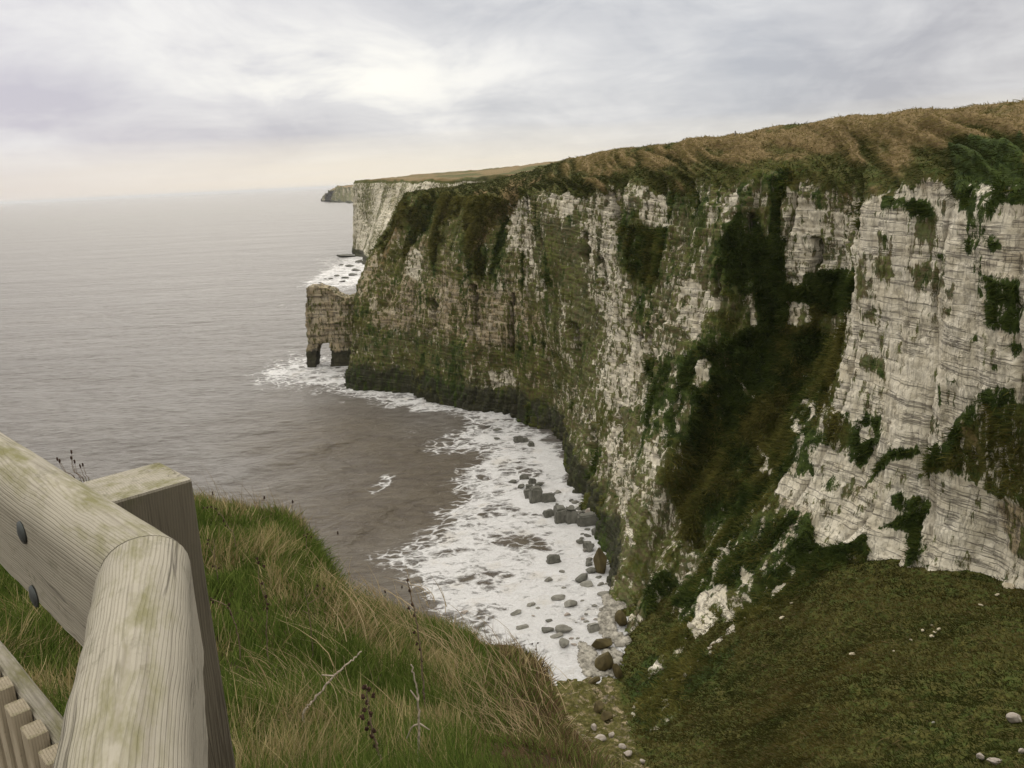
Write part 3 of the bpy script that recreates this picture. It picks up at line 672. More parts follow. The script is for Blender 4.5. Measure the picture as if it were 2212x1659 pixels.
# swell turning into the bay: arcs around the beach
rad = np.hypot((SX-22), (SY-118)*.92)
bayw = smooth(30, 55, rad)*smooth(190, 90, rad)
rr = rad+4*fbm(SX/22, SY/22, None, 3, 301)
swell = np.sin(rr/2.6)*.5+np.sin(rr/6.1+1)*.8
Zs += near*(bayw*.85*swell*(.5+.5*noise(SX/18, SY/18, None, 302))+.10*fbm(SX/3.2, SY/1.6, None, 4, 303)+.25*fbm((SX+.5*SY)/11, SY/5, None, 4, 304)+.22*fbm(SX/40, SY/11, None, 3, 309))
wxs = spx+26*fbm(SX/7, SY/7, None, 4, 305); wys = spy+12*fbm(SX/6, SY/6, None, 4, 306)
FOAM = [
 (.78, 14, 'a', "548,818 600,778 665,768 780,770 850,800 1000,850 1160,890 1150,925 1080,930 1000,915 900,890 800,866 740,846 650,834 580,830"),
 (.45, 16, 'a', "530,812 620,765 700,755 760,770 760,850 680,848 590,838"),
 (.80, 22, 'a', "1080,900 1160,905 1210,980 1230,1040 1290,1080 1320,1200 1365,1280 1350,1440 1300,1560 1150,1470 1000,1380 950,1330 900,1262 850,1225 838,1205 900,1185 950,1140 1000,1075 975,1045 1000,1020 1060,990 1000,975 930,972 915,955 990,935"),
 (.55, 20, 'a', "805,1205 850,1180 930,1130 985,1075 960,1045 1000,1010 1060,1000 1100,1100 1000,1300 900,1270 830,1225"),
 (1.0, 16, 'a', "1150,905 1210,980 1230,1040 1290,1080 1320,1200 1365,1280 1350,1440 1300,1560 1180,1440 1080,1370 1050,1290 1120,1220 1200,1190 1180,1130 1100,1100 1090,1060 1150,1020 1150,960"),
 (.62, 6, 'a', "790,1062 815,1045 832,1020 848,1030 852,1052 820,1064"),
 (.8, 8, 'a', "655,618 690,590 740,560 765,545 810,560 800,600 765,625 700,622"),
 (.5, 10, 'a', "690,560 740,545 770,545 760,600 700,600"),
 (.38, 4, 'a', "575,660 620,655 660,660 620,664"), (.34, 4, 'a', "668,842 700,840 690,862 672,860"), (.36, 4, 'a', "700,862 745,868 735,876"),
 (.33, 5, 'a', "880,885 1000,900 990,940 900,915"), (.30, 5, 'a', "835,940 900,930 920,945 860,955"),
]
foam = np.zeros_like(SX)
for v, ft_, k, s in FOAM:
    foam = np.maximum(foam, v*smooth(-ft_*1.6, ft_*1.2, sdf(wxs, wys, PL(k, s))))
for s in ("1050,1166 1110,1160 1180,1172 1170,1182 1090,1184", "860,880 960,885 1010,900 1000,930 940,945 850,900"):
    foam *= 1-.62*smooth(-8, 10, sdf(wxs, wys, PL('a', s)))
murk = smooth(-120, 130, sdf(spx+150*fbm(SX/28, SY/28, None, 3, 310), spy+80*fbm(SX/28, SY/28, None, 3, 311), PL('a', "640,900 760,860 900,890 1100,930 1260,1060 1330,1250 1200,1400 900,1300 700,1330 560,1200 560,1000")))
murk = np.clip(murk*(1+.4*fbm(SX/25, SY/25, None, 3, 307)), 0, 1)
Zs += .18*np.clip(foam, 0, 1)*fbm(SX/2.2, SY/2.2, None, 4, 308)
o = np_mesh('sea', np.stack([SX, SY, Zs], -1).reshape(-1, 3), grid_faces(len(gx), len(gy)), M['sea'], True,
            {'foam': np.stack([foam, murk, 0*foam], -1).reshape(-1, 3)}); tag(o, kind='structure')

# ------------------------------------------------------------------ near promontory
PR = ["-900,2600,1.6 -900,1800,2.6 -560,1250,5 -420,1090,8.5", "-300,2300,1.6 -300,1680,2.6 -200,1300,5 -150,1075,9", "200,2100,1.6 200,1659,2.7 250,1350,5 300,1052,9.6", "500,2000,1.6 500,1659,2.7 520,1350,5 555,1083,10",
      "800,2000,1.6 760,1659,2.8 720,1420,5 660,1150,9.6", "900,2050,1.6 850,1659,2.85 800,1460,5 742,1275,9.4", "1000,2060,1.6 950,1659,2.9 900,1490,5 885,1322,10", "1250,2060,1.7 1150,1659,3.2 1100,1520,5.5 1050,1372,10.4",
      "1400,2100,1.7 1290,1680,3.5 1180,1535,6 1140,1382,10", "1600,2150,1.6 1400,1760,3.6 1230,1575,5.6 1188,1462,9", "2200,2500,1.5 1600,2050,3 1260,1800,5 1170,1560,8", "3000,3000,1.2 2300,2500,2.4 1500,2200,4 1190,1690,7"]
pn = np.array([[aty(*[float(q) for q in w.split(',')]) for w in s.split()] for s in PR])
pn[:, :, 2] -= .12
edge = pn[:, -1]; outd = edge-pn[:, 0]; outd[:, 2] = 0; outd /= np.linalg.norm(outd, axis=1, keepdims=True)
ext = [edge+outd*a_+[0, 0, b_] for a_, b_ in ((.5, -.7), (1.2, -3.), (3.0, -12.), (7., -38.), (14., -66))]
pn = np.concatenate([pn, np.stack(ext, 1)], 1)
back = pn[:, :1]*[1.6, 0, 1]+[0, -3., .15]
pn = np.concatenate([back, pn], 1)
PG = crom(pn, [26]*(len(pn)-1)); PG = crom(PG.transpose(1, 0, 2), [10, 40, 60, 70, 14, 16, 20, 16, 10]).transpose(1, 0, 2)
pnr = gnormals(PG)
if pnr[150, 60, 2] < 0: pnr = -pnr
lump = .10*fbm(PG[..., 0]/.9, PG[..., 1]/.9, PG[..., 2]/.9, 4, 401)+.16*fbm(PG[..., 0]/2.6, PG[..., 1]/2.6, None, 3, 402)
PG2 = PG+pnr*lump[..., None]
o = np_mesh('promontory', PG2.reshape(-1, 3), grid_faces(*PG.shape[:2]), M['soil'], True); tag(o, kind='structure')
# ------------------------------------------------------------------ wooden fence at the viewpoint
def d_profile(w, h, n=14):
    r_ = w/2; pts = [(-r_, -h), (-r_, -h*.55), (-r_, -r_*1.02)]
    for i in range(n+1):
        a = math.pi*(1-i/n); pts.append((r_*math.cos(a), -r_*.92+r_*.92*math.sin(a)))
    pts += [(r_, -r_*1.02), (r_, -h*.55), (r_, -h)]
    return pts
def sweep(name, prof, x0, x1, skew0, skew1, mat, parent, mw, nseg=24):
    """bar along local X with profile in (Y,Z); ends cut by slanted planes (skew = dx/dy)"""
    bm = bmesh.new(); rings = []
    for i in range(nseg+1):
        t = i/nseg; ring = []
        for (y, z) in prof:
            x = (x0+skew0*y)*(1-t)+(x1+skew1*y)*t
            wob = .0009*math.sin(x*23+y*60)+.0007*math.sin(x*71+z*40)
            ring.append(bm.verts.new((x, y+wob, z+wob*.6)))
        rings.append(ring)
    n = len(prof)
    for a, b_ in zip(rings[:-1], rings[1:]):
        for i in range(n): bm.faces.new((a[i], a[(i+1) % n], b_[(i+1) % n], b_[i]))
    bm.faces.new(rings[0]); bm.faces.new(list(reversed(rings[-1])))
    bmesh.ops.recalc_face_normals(bm, faces=bm.faces)
    me = bpy.data.meshes.new(name); bm.to_mesh(me); bm.free()
    for p_ in me.polygons: p_.use_smooth = True
    try: me.set_sharp_from_angle(angle=R(40))
    except Exception: pass
    o = link_mesh(name, me, mat, parent); o.matrix_parent_inverse = Matrix(); o.matrix_basis = parent.matrix_basis.inverted() @ mw
    return o
def frame(p, d_):
    x = Vector((d_[0], d_[1], 0)).normalized(); z = Vector((0, 0, 1)); y = z.cross(x)
    m = Matrix((x, y, z)).transposed().to_4x4(); m.translation = Vector(p); return m
def boxprof(w, h, b=.004):
    a, c = w/2, h
    return [(-a, -c+b), (-a, -b), (-a+b, 0), (a-b, 0), (a, -b), (a, -c+b), (a-b, -c), (-a+b, -c)]
ZT = H-.42
J = atz(300, 1160, ZT); a1, a2 = R(-20.5), R(-45.)
d1 = np.array([math.sin(a1), math.cos(a1)]); d2 = np.array([math.sin(a2), math.cos(a2)])
fence = empty('wooden_fence', (J[0]-.05, J[1]+.1, 67.6))
tag(fence, 'weathered grey timber handrail fence with rounded top rails bolted to a square post', 'fence')
half = (a2-a1)/2
W, HH = .107, .184
sk = math.tan(half)                    # mitre
sweep('handrail', d_profile(W, HH), -1.1, -.0012, 0, sk, M['wood1'], fence, frame(J, d1), 40)
sweep('handrail', d_profile(W, HH), .0012, 1.9, -sk, 0, M['wood2'], fence, frame(J, d2), 50)
# square post behind the joint
ZP = H-.462
A = atz(415, 1035, ZP); B = atz(345, 998, ZP); e2 = (B-A)[:2]; L2 = np.linalg.norm(e2); e2 /= L2; e1 = np.array([-e2[1], e2[0]])
if e1@(atz(240, 1078, ZP)-A)[:2] < 0: e1 = -e1
c0 = A[:2]+e1*.065+e2*(L2/2)
mw = Matrix(((0, e2[0], e1[0], c0[0]), (0, e2[1], e1[1], c0[1]), (1, 0, 0, 0), (0, 0, 0, 1)))
if mw.to_3x3().determinant() < 0: mw = Matrix(((0, -e2[0], e1[0], c0[0]), (0, -e2[1], e1[1], c0[1]), (1, 0, 0, 0), (0, 0, 0, 1)))
pprof = [(-L2/2+.003, -.065), (-L2/2, -.062), (-L2/2, .062), (-L2/2+.003, .065), (L2/2-.003, .065), (L2/2, .062), (L2/2, -.062), (L2/2-.003, -.065)]
post = sweep('post', pprof, 67.2, ZP-.004, 0, 0, M['post'], fence, mw, 12)
capm = sweep('post_top', [(y*.985, z*.985) for y, z in pprof], ZP-.004, ZP, 0, 0, M['wood2'], post, Matrix(), 1)
capm.parent = post; capm.matrix_parent_inverse = Matrix(); capm.matrix_basis = Matrix()
# lower rail and square palings
Z3 = H-.80
Q = atz(141, 1550, Z3); nrm = np.array([-d2[1], d2[0]]);
if nrm@(np.array([0, 0])-Q[:2]) < 0: nrm = -nrm
qc = Q[:2]+nrm*.016
fm = frame((qc[0], qc[1], Z3), d2)
sweep('lower_rail', boxprof(.030, .095), -.9, 1.7, 0, 0, M['wood2'], fence, fm, 20)
pal0 = None
pc = [atz(76, 1573, Z3+.012)[:2]]
stp = .088
base_off = (pc[0]-qc)@nrm
for i in range(-5, 9):
    s_along = (pc[0]-qc)@d2+stp*i
    c = qc+nrm*.0305+d2*s_along
    zz = Z3+.012+.004*random.uniform(-1, 1)
    m = Matrix(((0, d2[0], nrm[0], c[0]), (0, d2[1], nrm[1], c[1]), (1, 0, 0, 0), (0, 0, 0, 1)))
    if m.to_3x3().determinant() < 0: m = Matrix(((0, -d2[0], nrm[0], c[0]), (0, -d2[1], nrm[1], c[1]), (1, 0, 0, 0), (0, 0, 0, 1)))
    sweep('paling', [(-.021, -.014), (-.023, -.011), (-.023, .011), (-.021, .014), (.021, .014), (.023, .011), (.023, -.011), (.021, -.014)], 68.0, zz, 0, 0, M['wood3'], fence, m, 4)
# coach bolts in the face of the second rail
def on_face(px_, py_):
    n3 = np.array([nrm[0], nrm[1], 0]); p0 = np.array([J[0], J[1], ZT])+n3*(W/2); v = ray(px_, py_); t = ((p0-EYE)@n3)/(v@n3); return EYE+t*v
for bx_, by_ in ((49, 1150), (75, 1288)):
    p = on_face(bx_, by_); bm = bmesh.new()
    bmesh.ops.create_uvsphere(bm, u_segments=20, v_segments=10, radius=.0155)
    for v in bm.verts: v.co.z *= .32
    bmesh.ops.create_cone(bm, cap_ends=True, segments=20, radius1=.0185, radius2=.0175, depth=.003)
    me = bpy.data.meshes.new('bolt'); bm.to_mesh(me); bm.free()
    for q in me.polygons: q.use_smooth = True
    o = link_mesh('bolt', me, M['bolt'], fence)
    rot = Vector((nrm[0], nrm[1], 0)).to_track_quat('Z', 'Y').to_matrix().to_4x4(); rot.translation = Vector(p)+Vector((nrm[0], nrm[1], 0))*.0015
    o.matrix_parent_inverse = Matrix(); o.matrix_basis = fence.matrix_basis.inverted() @ rot

# ------------------------------------------------------------------ rock arch
def rock_arch():
    prof = PL('a', "668,619 678,615 690,614 700,619 706,618 722,622 733,633 752,641 770,634 800,600 815,640 800,792 758,789 717,789 722,760 717,748 717,736 694,736 690,756 686,787 668,787 667,755 669,740 666,700 664,650")
    Yd = 326.; P3 = [aty(x, y, Yd) for x, y in prof]; poly = [(q[0], q[2]) for q in P3]
    cell = .36; x0, x1, z0, z1 = -86, -52, -2.5, 38
    nx, nz = int((x1-x0)/cell), int((z1-z0)/cell)
    cxs, czs = np.meshgrid(x0+cell*(np.arange(nx)+.5), z0+cell*(np.arange(nz)+.5), indexing='ij')
    # extend below water by clamping
    ins = sdf(cxs, np.maximum(czs, .6), poly)+.12*noise(cxs*.9, czs*1.3, None, 501) > 0
    ny, cyl = 22, .40
    occ = np.zeros((nx+2, ny+2, nz+2), bool)
    occ[1:-1, 1:-1, 1:-1] = ins[:, None, :]
    lat = {}; V = []; Fq = []
    def vid(i, j, k):
        key = (i, j, k)
        if key not in lat: lat[key] = len(V); V.append((x0+(i-1)*cell, (j-1)*cyl-ny*cyl/2, z0+(k-1)*cell))
        return lat[key]
    dirs = [((1, 0, 0), [(1, 0, 0), (1, 1, 0), (1, 1, 1), (1, 0, 1)]), ((-1, 0, 0), [(0, 0, 0), (0, 0, 1), (0, 1, 1), (0, 1, 0)]), ((0, 1, 0), [(0, 1, 0), (0, 1, 1), (1, 1, 1), (1, 1, 0)]),
            ((0, -1, 0), [(0, 0, 0), (1, 0, 0), (1, 0, 1), (0, 0, 1)]), ((0, 0, 1), [(0, 0, 1), (1, 0, 1), (1, 1, 1), (0, 1, 1)]), ((0, 0, -1), [(0, 0, 0), (0, 1, 0), (1, 1, 0), (1, 0, 0)])]
    for (dx, dy, dz), cs in dirs:
        sh = np.roll(occ, (-dx, -dy, -dz), (0, 1, 2)); idx = np.argwhere(occ & ~sh)
        for i, j, k in idx: Fq.append([vid(i+a, j+b_, k+c) for a, b_, c in cs])
    V = np.array(V); Fq = np.array(Fq)
    Ns = np.zeros_like(V); fn = np.cross(V[Fq[:, 1]]-V[Fq[:, 0]], V[Fq[:, 2]]-V[Fq[:, 0]])
    for c in range(4): np.add.at(Ns, Fq[:, c], fn)
    for it in range(1):                                # relax the stair-steps
        acc = np.zeros_like(V); cnt = np.zeros(len(V))
        for c in range(4):
            np.add.at(acc, Fq[:, c], V[Fq[:, (c+1) % 4]]+V[Fq[:, (c+3) % 4]]); np.add.at(cnt, Fq[:, c], 2)
        V = V*.45+.55*acc/cnt[:, None]
    Ns /= np.linalg.norm(Ns, axis=1, keepdims=True)+1e-9
    x, y, z = V.T; ss = x+.6*y
    ed = np.cumsum(np.random.default_rng(9).uniform(.9, 2.4, 40))-4; k = np.clip(np.searchsorted(ed, z+.2*noise(x/4, y/4, None, 502)), 1, 39)
    jw = 1.4+1.6*h2(k, k*0, 503); jj = np.floor(ss/jw+9*h2(k, k*0+1, 504)); bl = h2(k, jj, 505)
    fr = (z-ed[k-1])/(ed[k]-ed[k-1]); grv = np.exp(-(np.minimum(fr, 1-fr)*(ed[k]-ed[k-1])/.16)**2)
    dd = .75*(bl-.5)+.5*(h2(k, k*0, 506)-.5)-.22*grv+.25*fbm(x, y, z, 3, 507)+.8*fbm(x/6, y/6, z/9, 2, 508)
    dd *= smooth(0, 6, z)*.6+.4
    V = V+Ns*dd[:, None]*np.array([.8, 1.2, .5])
    V[:, 1] += Yd+.30*(V[:, 0]+76)*-1*.2
    wet = 1-smooth(5, 8.5, z+1.5*noise(x, y, None, 509))
    grn = .30+.3*fbm(x/4, y/4, z/5, 3, 510)+.25*smooth(-70, -62, x)
    veg = np.clip(.08+.1*noise(x/2, y/2, z/2, 511)+.7*smooth(29, 33, z)*smooth(-76, -66, x), 0, 1)
    at = {'mask': np.stack([veg, .6+0*x, grn, wet], -1), 'rock': np.stack([.45*grv, .80+.2*(bl-.5), 0*x], -1)}
    o = np_mesh('rock_arch', V-[-76, Yd, 0], Fq, M['cliff'], True, at); o.location = (-76, Yd, 0)
    tag(o, 'tan chalk sea arch on two legs standing in foam off the cliff nose', 'rock arch')
rock_arch()

# ------------------------------------------------------------------ boulders
def boulder_mesh(seed, cuts=11, sub=3, flat=.8, rough=.06):
    rs = np.random.default_rng(seed); bm = bmesh.new(); bmesh.ops.create_icosphere(bm, subdivisions=sub, radius=1.)
    ns = rs.normal(size=(cuts, 3)); ns /= np.linalg.norm(ns, axis=1, keepdims=True); ds = rs.uniform(.48, .82, cuts)
    V = np.array([v.co[:] for v in bm.verts])
    for n_, d_ in zip(ns, ds):
        h_ = V@n_; V = V-np.where(h_ > d_, (h_-d_)*.97, 0)[:, None]*n_
    V *= (1+rough*fbm(V[:, 0]*1.7+seed, V[:, 1]*1.7, V[:, 2]*1.7, 4, seed % 97))[:, None]
    for v, c in zip(bm.verts, V): v.co = c
    me = bpy.data.meshes.new('boulder'); bm.to_mesh(me); bm.free()
    for p_ in me.polygons: p_.use_smooth = True
    try: me.set_sharp_from_angle(angle=R(34))
    except Exception: pass
    return me
def block_mesh(seed):
    """joint-bounded block of the wave-cut shelf: bevelled, stepped, tapering"""
    rs = np.random.default_rng(seed); bm = bmesh.new(); bmesh.ops.create_cube(bm, size=2.)
    for v in bm.verts:
        t = .80 if v.co.z > 0 else 1.08
        v.co.x *= t*rs.uniform(.86, 1.08); v.co.y *= t*rs.uniform(.86, 1.08); v.co.z *= rs.uniform(.85, 1.1)
    bmesh.ops.bevel(bm, geom=bm.edges[:], offset=.17, segments=2, affect='EDGES')
    bmesh.ops.subdivide_edges(bm, edges=bm.edges[:], cuts=3, use_grid_fill=True)
    V = np.array([v.co[:] for v in bm.verts])
    V += (.24*fbm(V[:, 0]*1.1+seed, V[:, 1]*1.5, V[:, 2]*1.5, 4, seed % 89))[:, None]*V/np.linalg.norm(V, axis=1, keepdims=True)
    led = .05*np.sign(np.sin(V[:, 2]*7+seed)); V[:, 0] += led*np.sign(V[:, 0]); V[:, 1] += led*np.sign(V[:, 1])
    for v, c in zip(bm.verts, V): v.co = c
    me = bpy.data.meshes.new('boulder'); bm.to_mesh(me); bm.free()
    for p_ in me.polygons: p_.use_smooth = True
    try: me.set_sharp_from_angle(angle=R(34))
    except Exception: pass
    return me
def place_rock(k, cx_, cy_, w_, h_, mat, label, kind='r', yaw=None, group=None, zb=0., name='boulder', cat='boulder', surf=None, Yd=None, dep=None):
    ox, oy, sc = TR[k]; X1, Y1, w1, h1 = ox+sc*cx_, oy+sc*cy_, w_*sc, h_*sc
    bp = atz(X1, Y1+.36*h1, zb) if Yd is None else aty(X1, Y1+.32*h1, Yd)
    if surf is not None: bp = surf(X1, Y1+.3*h1)+np.array([0, 0, .16])
    dist = np.linalg.norm(bp-EYE); wm, hm = 1.1*w1*dist/F, 1.08*h1*dist/F
    el = math.atan2(H-bp[2], math.hypot(bp[0], bp[1]))
    hz_ = max(.5*min(wm, hm), hm*.82 if kind == 'b' else hm*.66)        # seen from above: image height mixes depth and height
    dp_ = dep or min(max(.6*wm, hm*.75), 1.15*wm)
    sd = int(cx_*7+cy_*13+w_)
    me = block_mesh(sd) if kind == 'b' else boulder_mesh(sd)
    me.name = name
    o = link_mesh(name, me, M[mat]); o.scale = (wm/2, dp_/2, hz_/2*1.15)
    o.rotation_euler = (random.uniform(-.2, .2), random.uniform(-.2, .2), yaw if yaw is not None else random.uniform(-.5, .5))
    o.location = (bp[0], bp[1], bp[2]+hz_*.30)
    tag(o, label, cat, group)
    return o
shelf = 'jointed rocks of the foaming shelf'
ROCKS = [
 (913, 490, 48, 32, 'boulder', 'dark square-topped rock farthest out of the cluster in the foam below the cliff', 'b', 0, shelf),
 (962, 512, 42, 36, 'boulder', 'dark wet block right of the farthest square-topped rock in the foam', 'b', .2, shelf),
 (848, 513, 50, 26, 'boulder', 'low dark rock at the seaward left tip of the foam cluster', 'r', 0, shelf),
 (893, 541, 52, 34, 'boulder', 'dark rounded block just behind the low tip rock, left side of the cluster', 'r', .1, shelf),
 (945, 546, 42, 32, 'boulder', 'small dark block wedged between the square-topped rock and the tallest block', 'b', .1, shelf),
 (935, 587, 36, 56, 'boulder', 'narrow upright dark block hugging the left side of the tallest block', 'b', .1, shelf),
 (983, 588, 68, 104, 'boulder', 'tallest upright dark block in the middle of the foam cluster', 'b', .15, shelf),
 (1050, 610, 78, 62, 'boulder', 'broad dark block touching the right side of the tallest block', 'b', .2, shelf),
 (1008, 527, 66, 34, 'boulder', 'flat dark rock behind the tallest block, towards the cliff', 'r', .3, shelf),
 (1103, 645, 24, 24, 'boulder', 'tiny dark rock between the two shelf clusters', 'r', .3, shelf),
 (1057, 702, 62, 54, 'boulder', 'dark angular rock just left of the largest double block', 'b', .5, shelf),
 (1126, 705, 66, 118, 'boulder', 'left half of the largest double dark block in the foam', 'b', .15, shelf),
 (1184, 708, 70, 112, 'boulder', 'right half of the largest double dark block in the foam', 'b', .1, shelf),
 (1276, 735, 112, 80, 'boulder', 'long dark slab joining the largest double block to the cliff foot', 'b', .05, shelf),
 (1306, 680, 88, 66, 'boulder_pale', 'pinkish pale boulder lying on the long slab at the cliff foot', 'r', .2, None),
 (1085, 962, 72, 56, 'boulder', 'lone dark cube-like boulder in open white foam', 'b', .35, None),
 (1297, 1026, 80, 50, 'boulder', 'dark cracked boulder against the big leaning wedge at the cliff foot', 'r', .5, None),
 (1248, 1070, 104, 52, 'boulder', 'long dark ridged boulder in front of the cracked one', 'r', .5, None),
 (1271, 1108, 88, 40, 'boulder_grey', 'smooth low grey boulder lying below the long ridged one', 'r', .1, None),
 (1358, 1104, 46, 34, 'boulder_grey', 'small grey boulder by itself near the brown cliff-foot wedge', 'r', .1, None),
 (1055, 1078, 52, 40, 'boulder_grey', 'half-awash pale grey boulder left of the long ridged one', 'r', .4, None),
 (1117, 1182, 88, 46, 'boulder_grey', 'smooth grey loaf-shaped boulder, left one of the middle pair', 'r', .2, None),
 (1180, 1214, 88, 62, 'boulder_grey', 'grey gable-shaped boulder, right one of the middle pair', 'r', .6, None),
 (1374, 1160, 72, 36, 'boulder_grey', 'low grey boulder at the upper edge of the pebble bank', 'r', .1, None),
 (955, 1222, 58, 32, 'boulder_grey', 'slim slanting grey slab, upper one of three in a diagonal line', 'r', .6, None),
 (872, 1266, 76, 36, 'boulder_grey', 'slim slanting grey slab, middle one of three in a diagonal line', 'r', .6, None),
 (900, 1352, 84, 34, 'boulder_grey', 'long pale slanting slab just above the grassy brink', 'r', .5, None),
 (1147, 1357, 98, 72, 'boulder_grey', 'biggest round smooth grey boulder near the grassy brink', 'r', .0, None),
 (1047, 1366, 78, 54, 'boulder', 'dark lumpy boulder left of the biggest round grey one', 'r', .2, None),
 (1055, 1317, 46, 36, 'boulder', 'small dark peaked boulder above the lumpy one', 'r', .4, None),
 (1098, 1403, 78, 28, 'boulder_grey', 'flat grey slab under the biggest round boulder', 'r', .1, None),
 (1143, 1437, 74, 76, 'boulder_grey', 'tall grey boulder just below the biggest round one', 'r', .5, None),
 (1316, 1358, 64, 48, 'boulder_grey', 'squarish mottled grey boulder at the foot of the pebble bank', 'b', .3, None),
 (570, 1268, 46, 28, 'boulder_pale', 'pale wedge stone at the leftmost end of the foam above the grass', 'r', .4, None),
 (703, 196, 36, 16, 'boulder', 'left one of two dark rocks awash at the far end of the cove', 'r', 0, None),
 (757, 216, 58, 24, 'boulder', 'right one of two dark rocks awash at the far end of the cove', 'r', 0, None),
 (755, 266, 38, 16, 'boulder', 'small dark rock awash alone on the tan foam streak', 'r', 0, None),
 (880, 272, 46, 42, 'boulder', 'left dark block of the pair below the cliff corner', 'b', .2, None),
 (917, 279, 40, 32, 'boulder', 'right dark block of the pair below the cliff corner', 'b', .2, None),
 (955, 305, 32, 42, 'boulder', 'dark pointed rock between the block pair and the cliff corner', 'b', .2, None),
]
for (cx_, cy_, w_, h_, mt, lb, kd, yw, gp) in ROCKS:
    place_rock('6', cx_, cy_, w_, h_, mt, lb, kd, yw, gp)
for (cx_, cy_, w_, h_) in ((1133, 1035, 36, 28), (1142, 1128, 36, 20), (1250, 1203, 32, 22), (1320, 1230, 36, 26), (1270, 1280, 28, 18), (1163, 1280, 42, 28), (1275, 1322, 36, 20), (1250, 1308, 30, 22), (1185, 1420, 34, 22), (1275, 1498, 38, 24), (1225, 1420, 26, 18),
                           (1205, 1455, 40, 22), (995, 1246, 36, 14), (1350, 1290, 26, 18), (1215, 1330, 18, 12), (1325, 1310, 24, 16), (1240, 1440, 22, 16), (1265, 1165, 22, 14), (965, 1290, 22, 12), (1400, 1110, 24, 14)):
    place_rock('6', cx_, cy_, w_, h_, random.choice(['boulder_grey', 'boulder_grey', 'boulder_pale']), 'small rounded stone poking out of the foam among the grey boulders', 'r', None, 'small stones in the foam')
for i in range(34):
    seg = [(1110, 560), (1200, 640), (1330, 700), (1290, 790), (1260, 880), (1310, 1000), (1420, 1080), (1450, 1150)]; t_ = random.uniform(0, len(seg)-1.001); a_ = int(t_); f_ = t_-a_
    w_ = random.uniform(20, 54); place_rock('6', seg[a_][0]*(1-f_)+seg[a_+1][0]*f_+random.uniform(-38, 22), seg[a_][1]*(1-f_)+seg[a_+1][1]*f_+random.uniform(-15, 30), w_, w_*random.uniform(.5, .9), random.choice(['boulder', 'boulder', 'boulder_grey']), 'small dark angular rock wedged along the cliff foot at the edge of the foam', 'r', None, 'rocks along the cliff foot')
# big pieces leaning on the cliff foot
place_rock('6', 1330, 800, 60, 70, 'boulder', 'dark triangular block leaning on the cliff foot above the two wedges', 'r', .3)
place_rock('6', 1288, 880, 64, 92, 'boulder', 'dark rounded block standing left of the tall wedge at the cliff foot', 'r', .3)
place_rock('6', 1355, 945, 112, 220, 'boulder_brown', 'tall dark brown wedge leaning on the cliff foot', 'r', .35)
place_rock('6', 1475, 1085, 100, 175, 'boulder_brown', 'slanting brown wedge of rock between foam and green cliff', 'r', .5)
place_rock('6', 1368, 1435, 126, 120, 'boulder_brown', 'mossy brown flat-topped boulder at the gully mouth', 'r', .3)
place_rock('6', 1375, 1530, 104, 140, 'boulder_brown', 'dark brown block under the mossy flat-topped boulder', 'r', .3, zb=.4)
place_rock('6', 1475, 1290, 70, 120, 'boulder_brown', 'brown rock mass between the pebble bank and the green crag', 'r', .3, zb=.4)
place_rock('2', 262, 1333, 44, 12, 'boulder', 'small dark rock awash beside the outer leg of the arch', 'r', 0)
place_rock('2', 535, 1395, 26, 32, 'boulder', 'dark knob of rock at the outermost foot of the cliff nose', 'r', 0)
for (cx_, cy_, w_, h_) in ((540, 625, 110, 34), (510, 683, 40, 22), (560, 690, 70, 22), (600, 715, 70, 24), (480, 752, 44, 16), (440, 772, 40, 14), (530, 765, 60, 20), (575, 745, 70, 24), (515, 790, 50, 14), (410, 775, 26, 9), (375, 797, 24, 9), (625, 660, 60, 30)):
    place_rock('2', cx_, cy_, w_, h_, 'boulder', 'dark low rock awash under the distant white headland', 'r', 0, 'rocks under the distant headland')
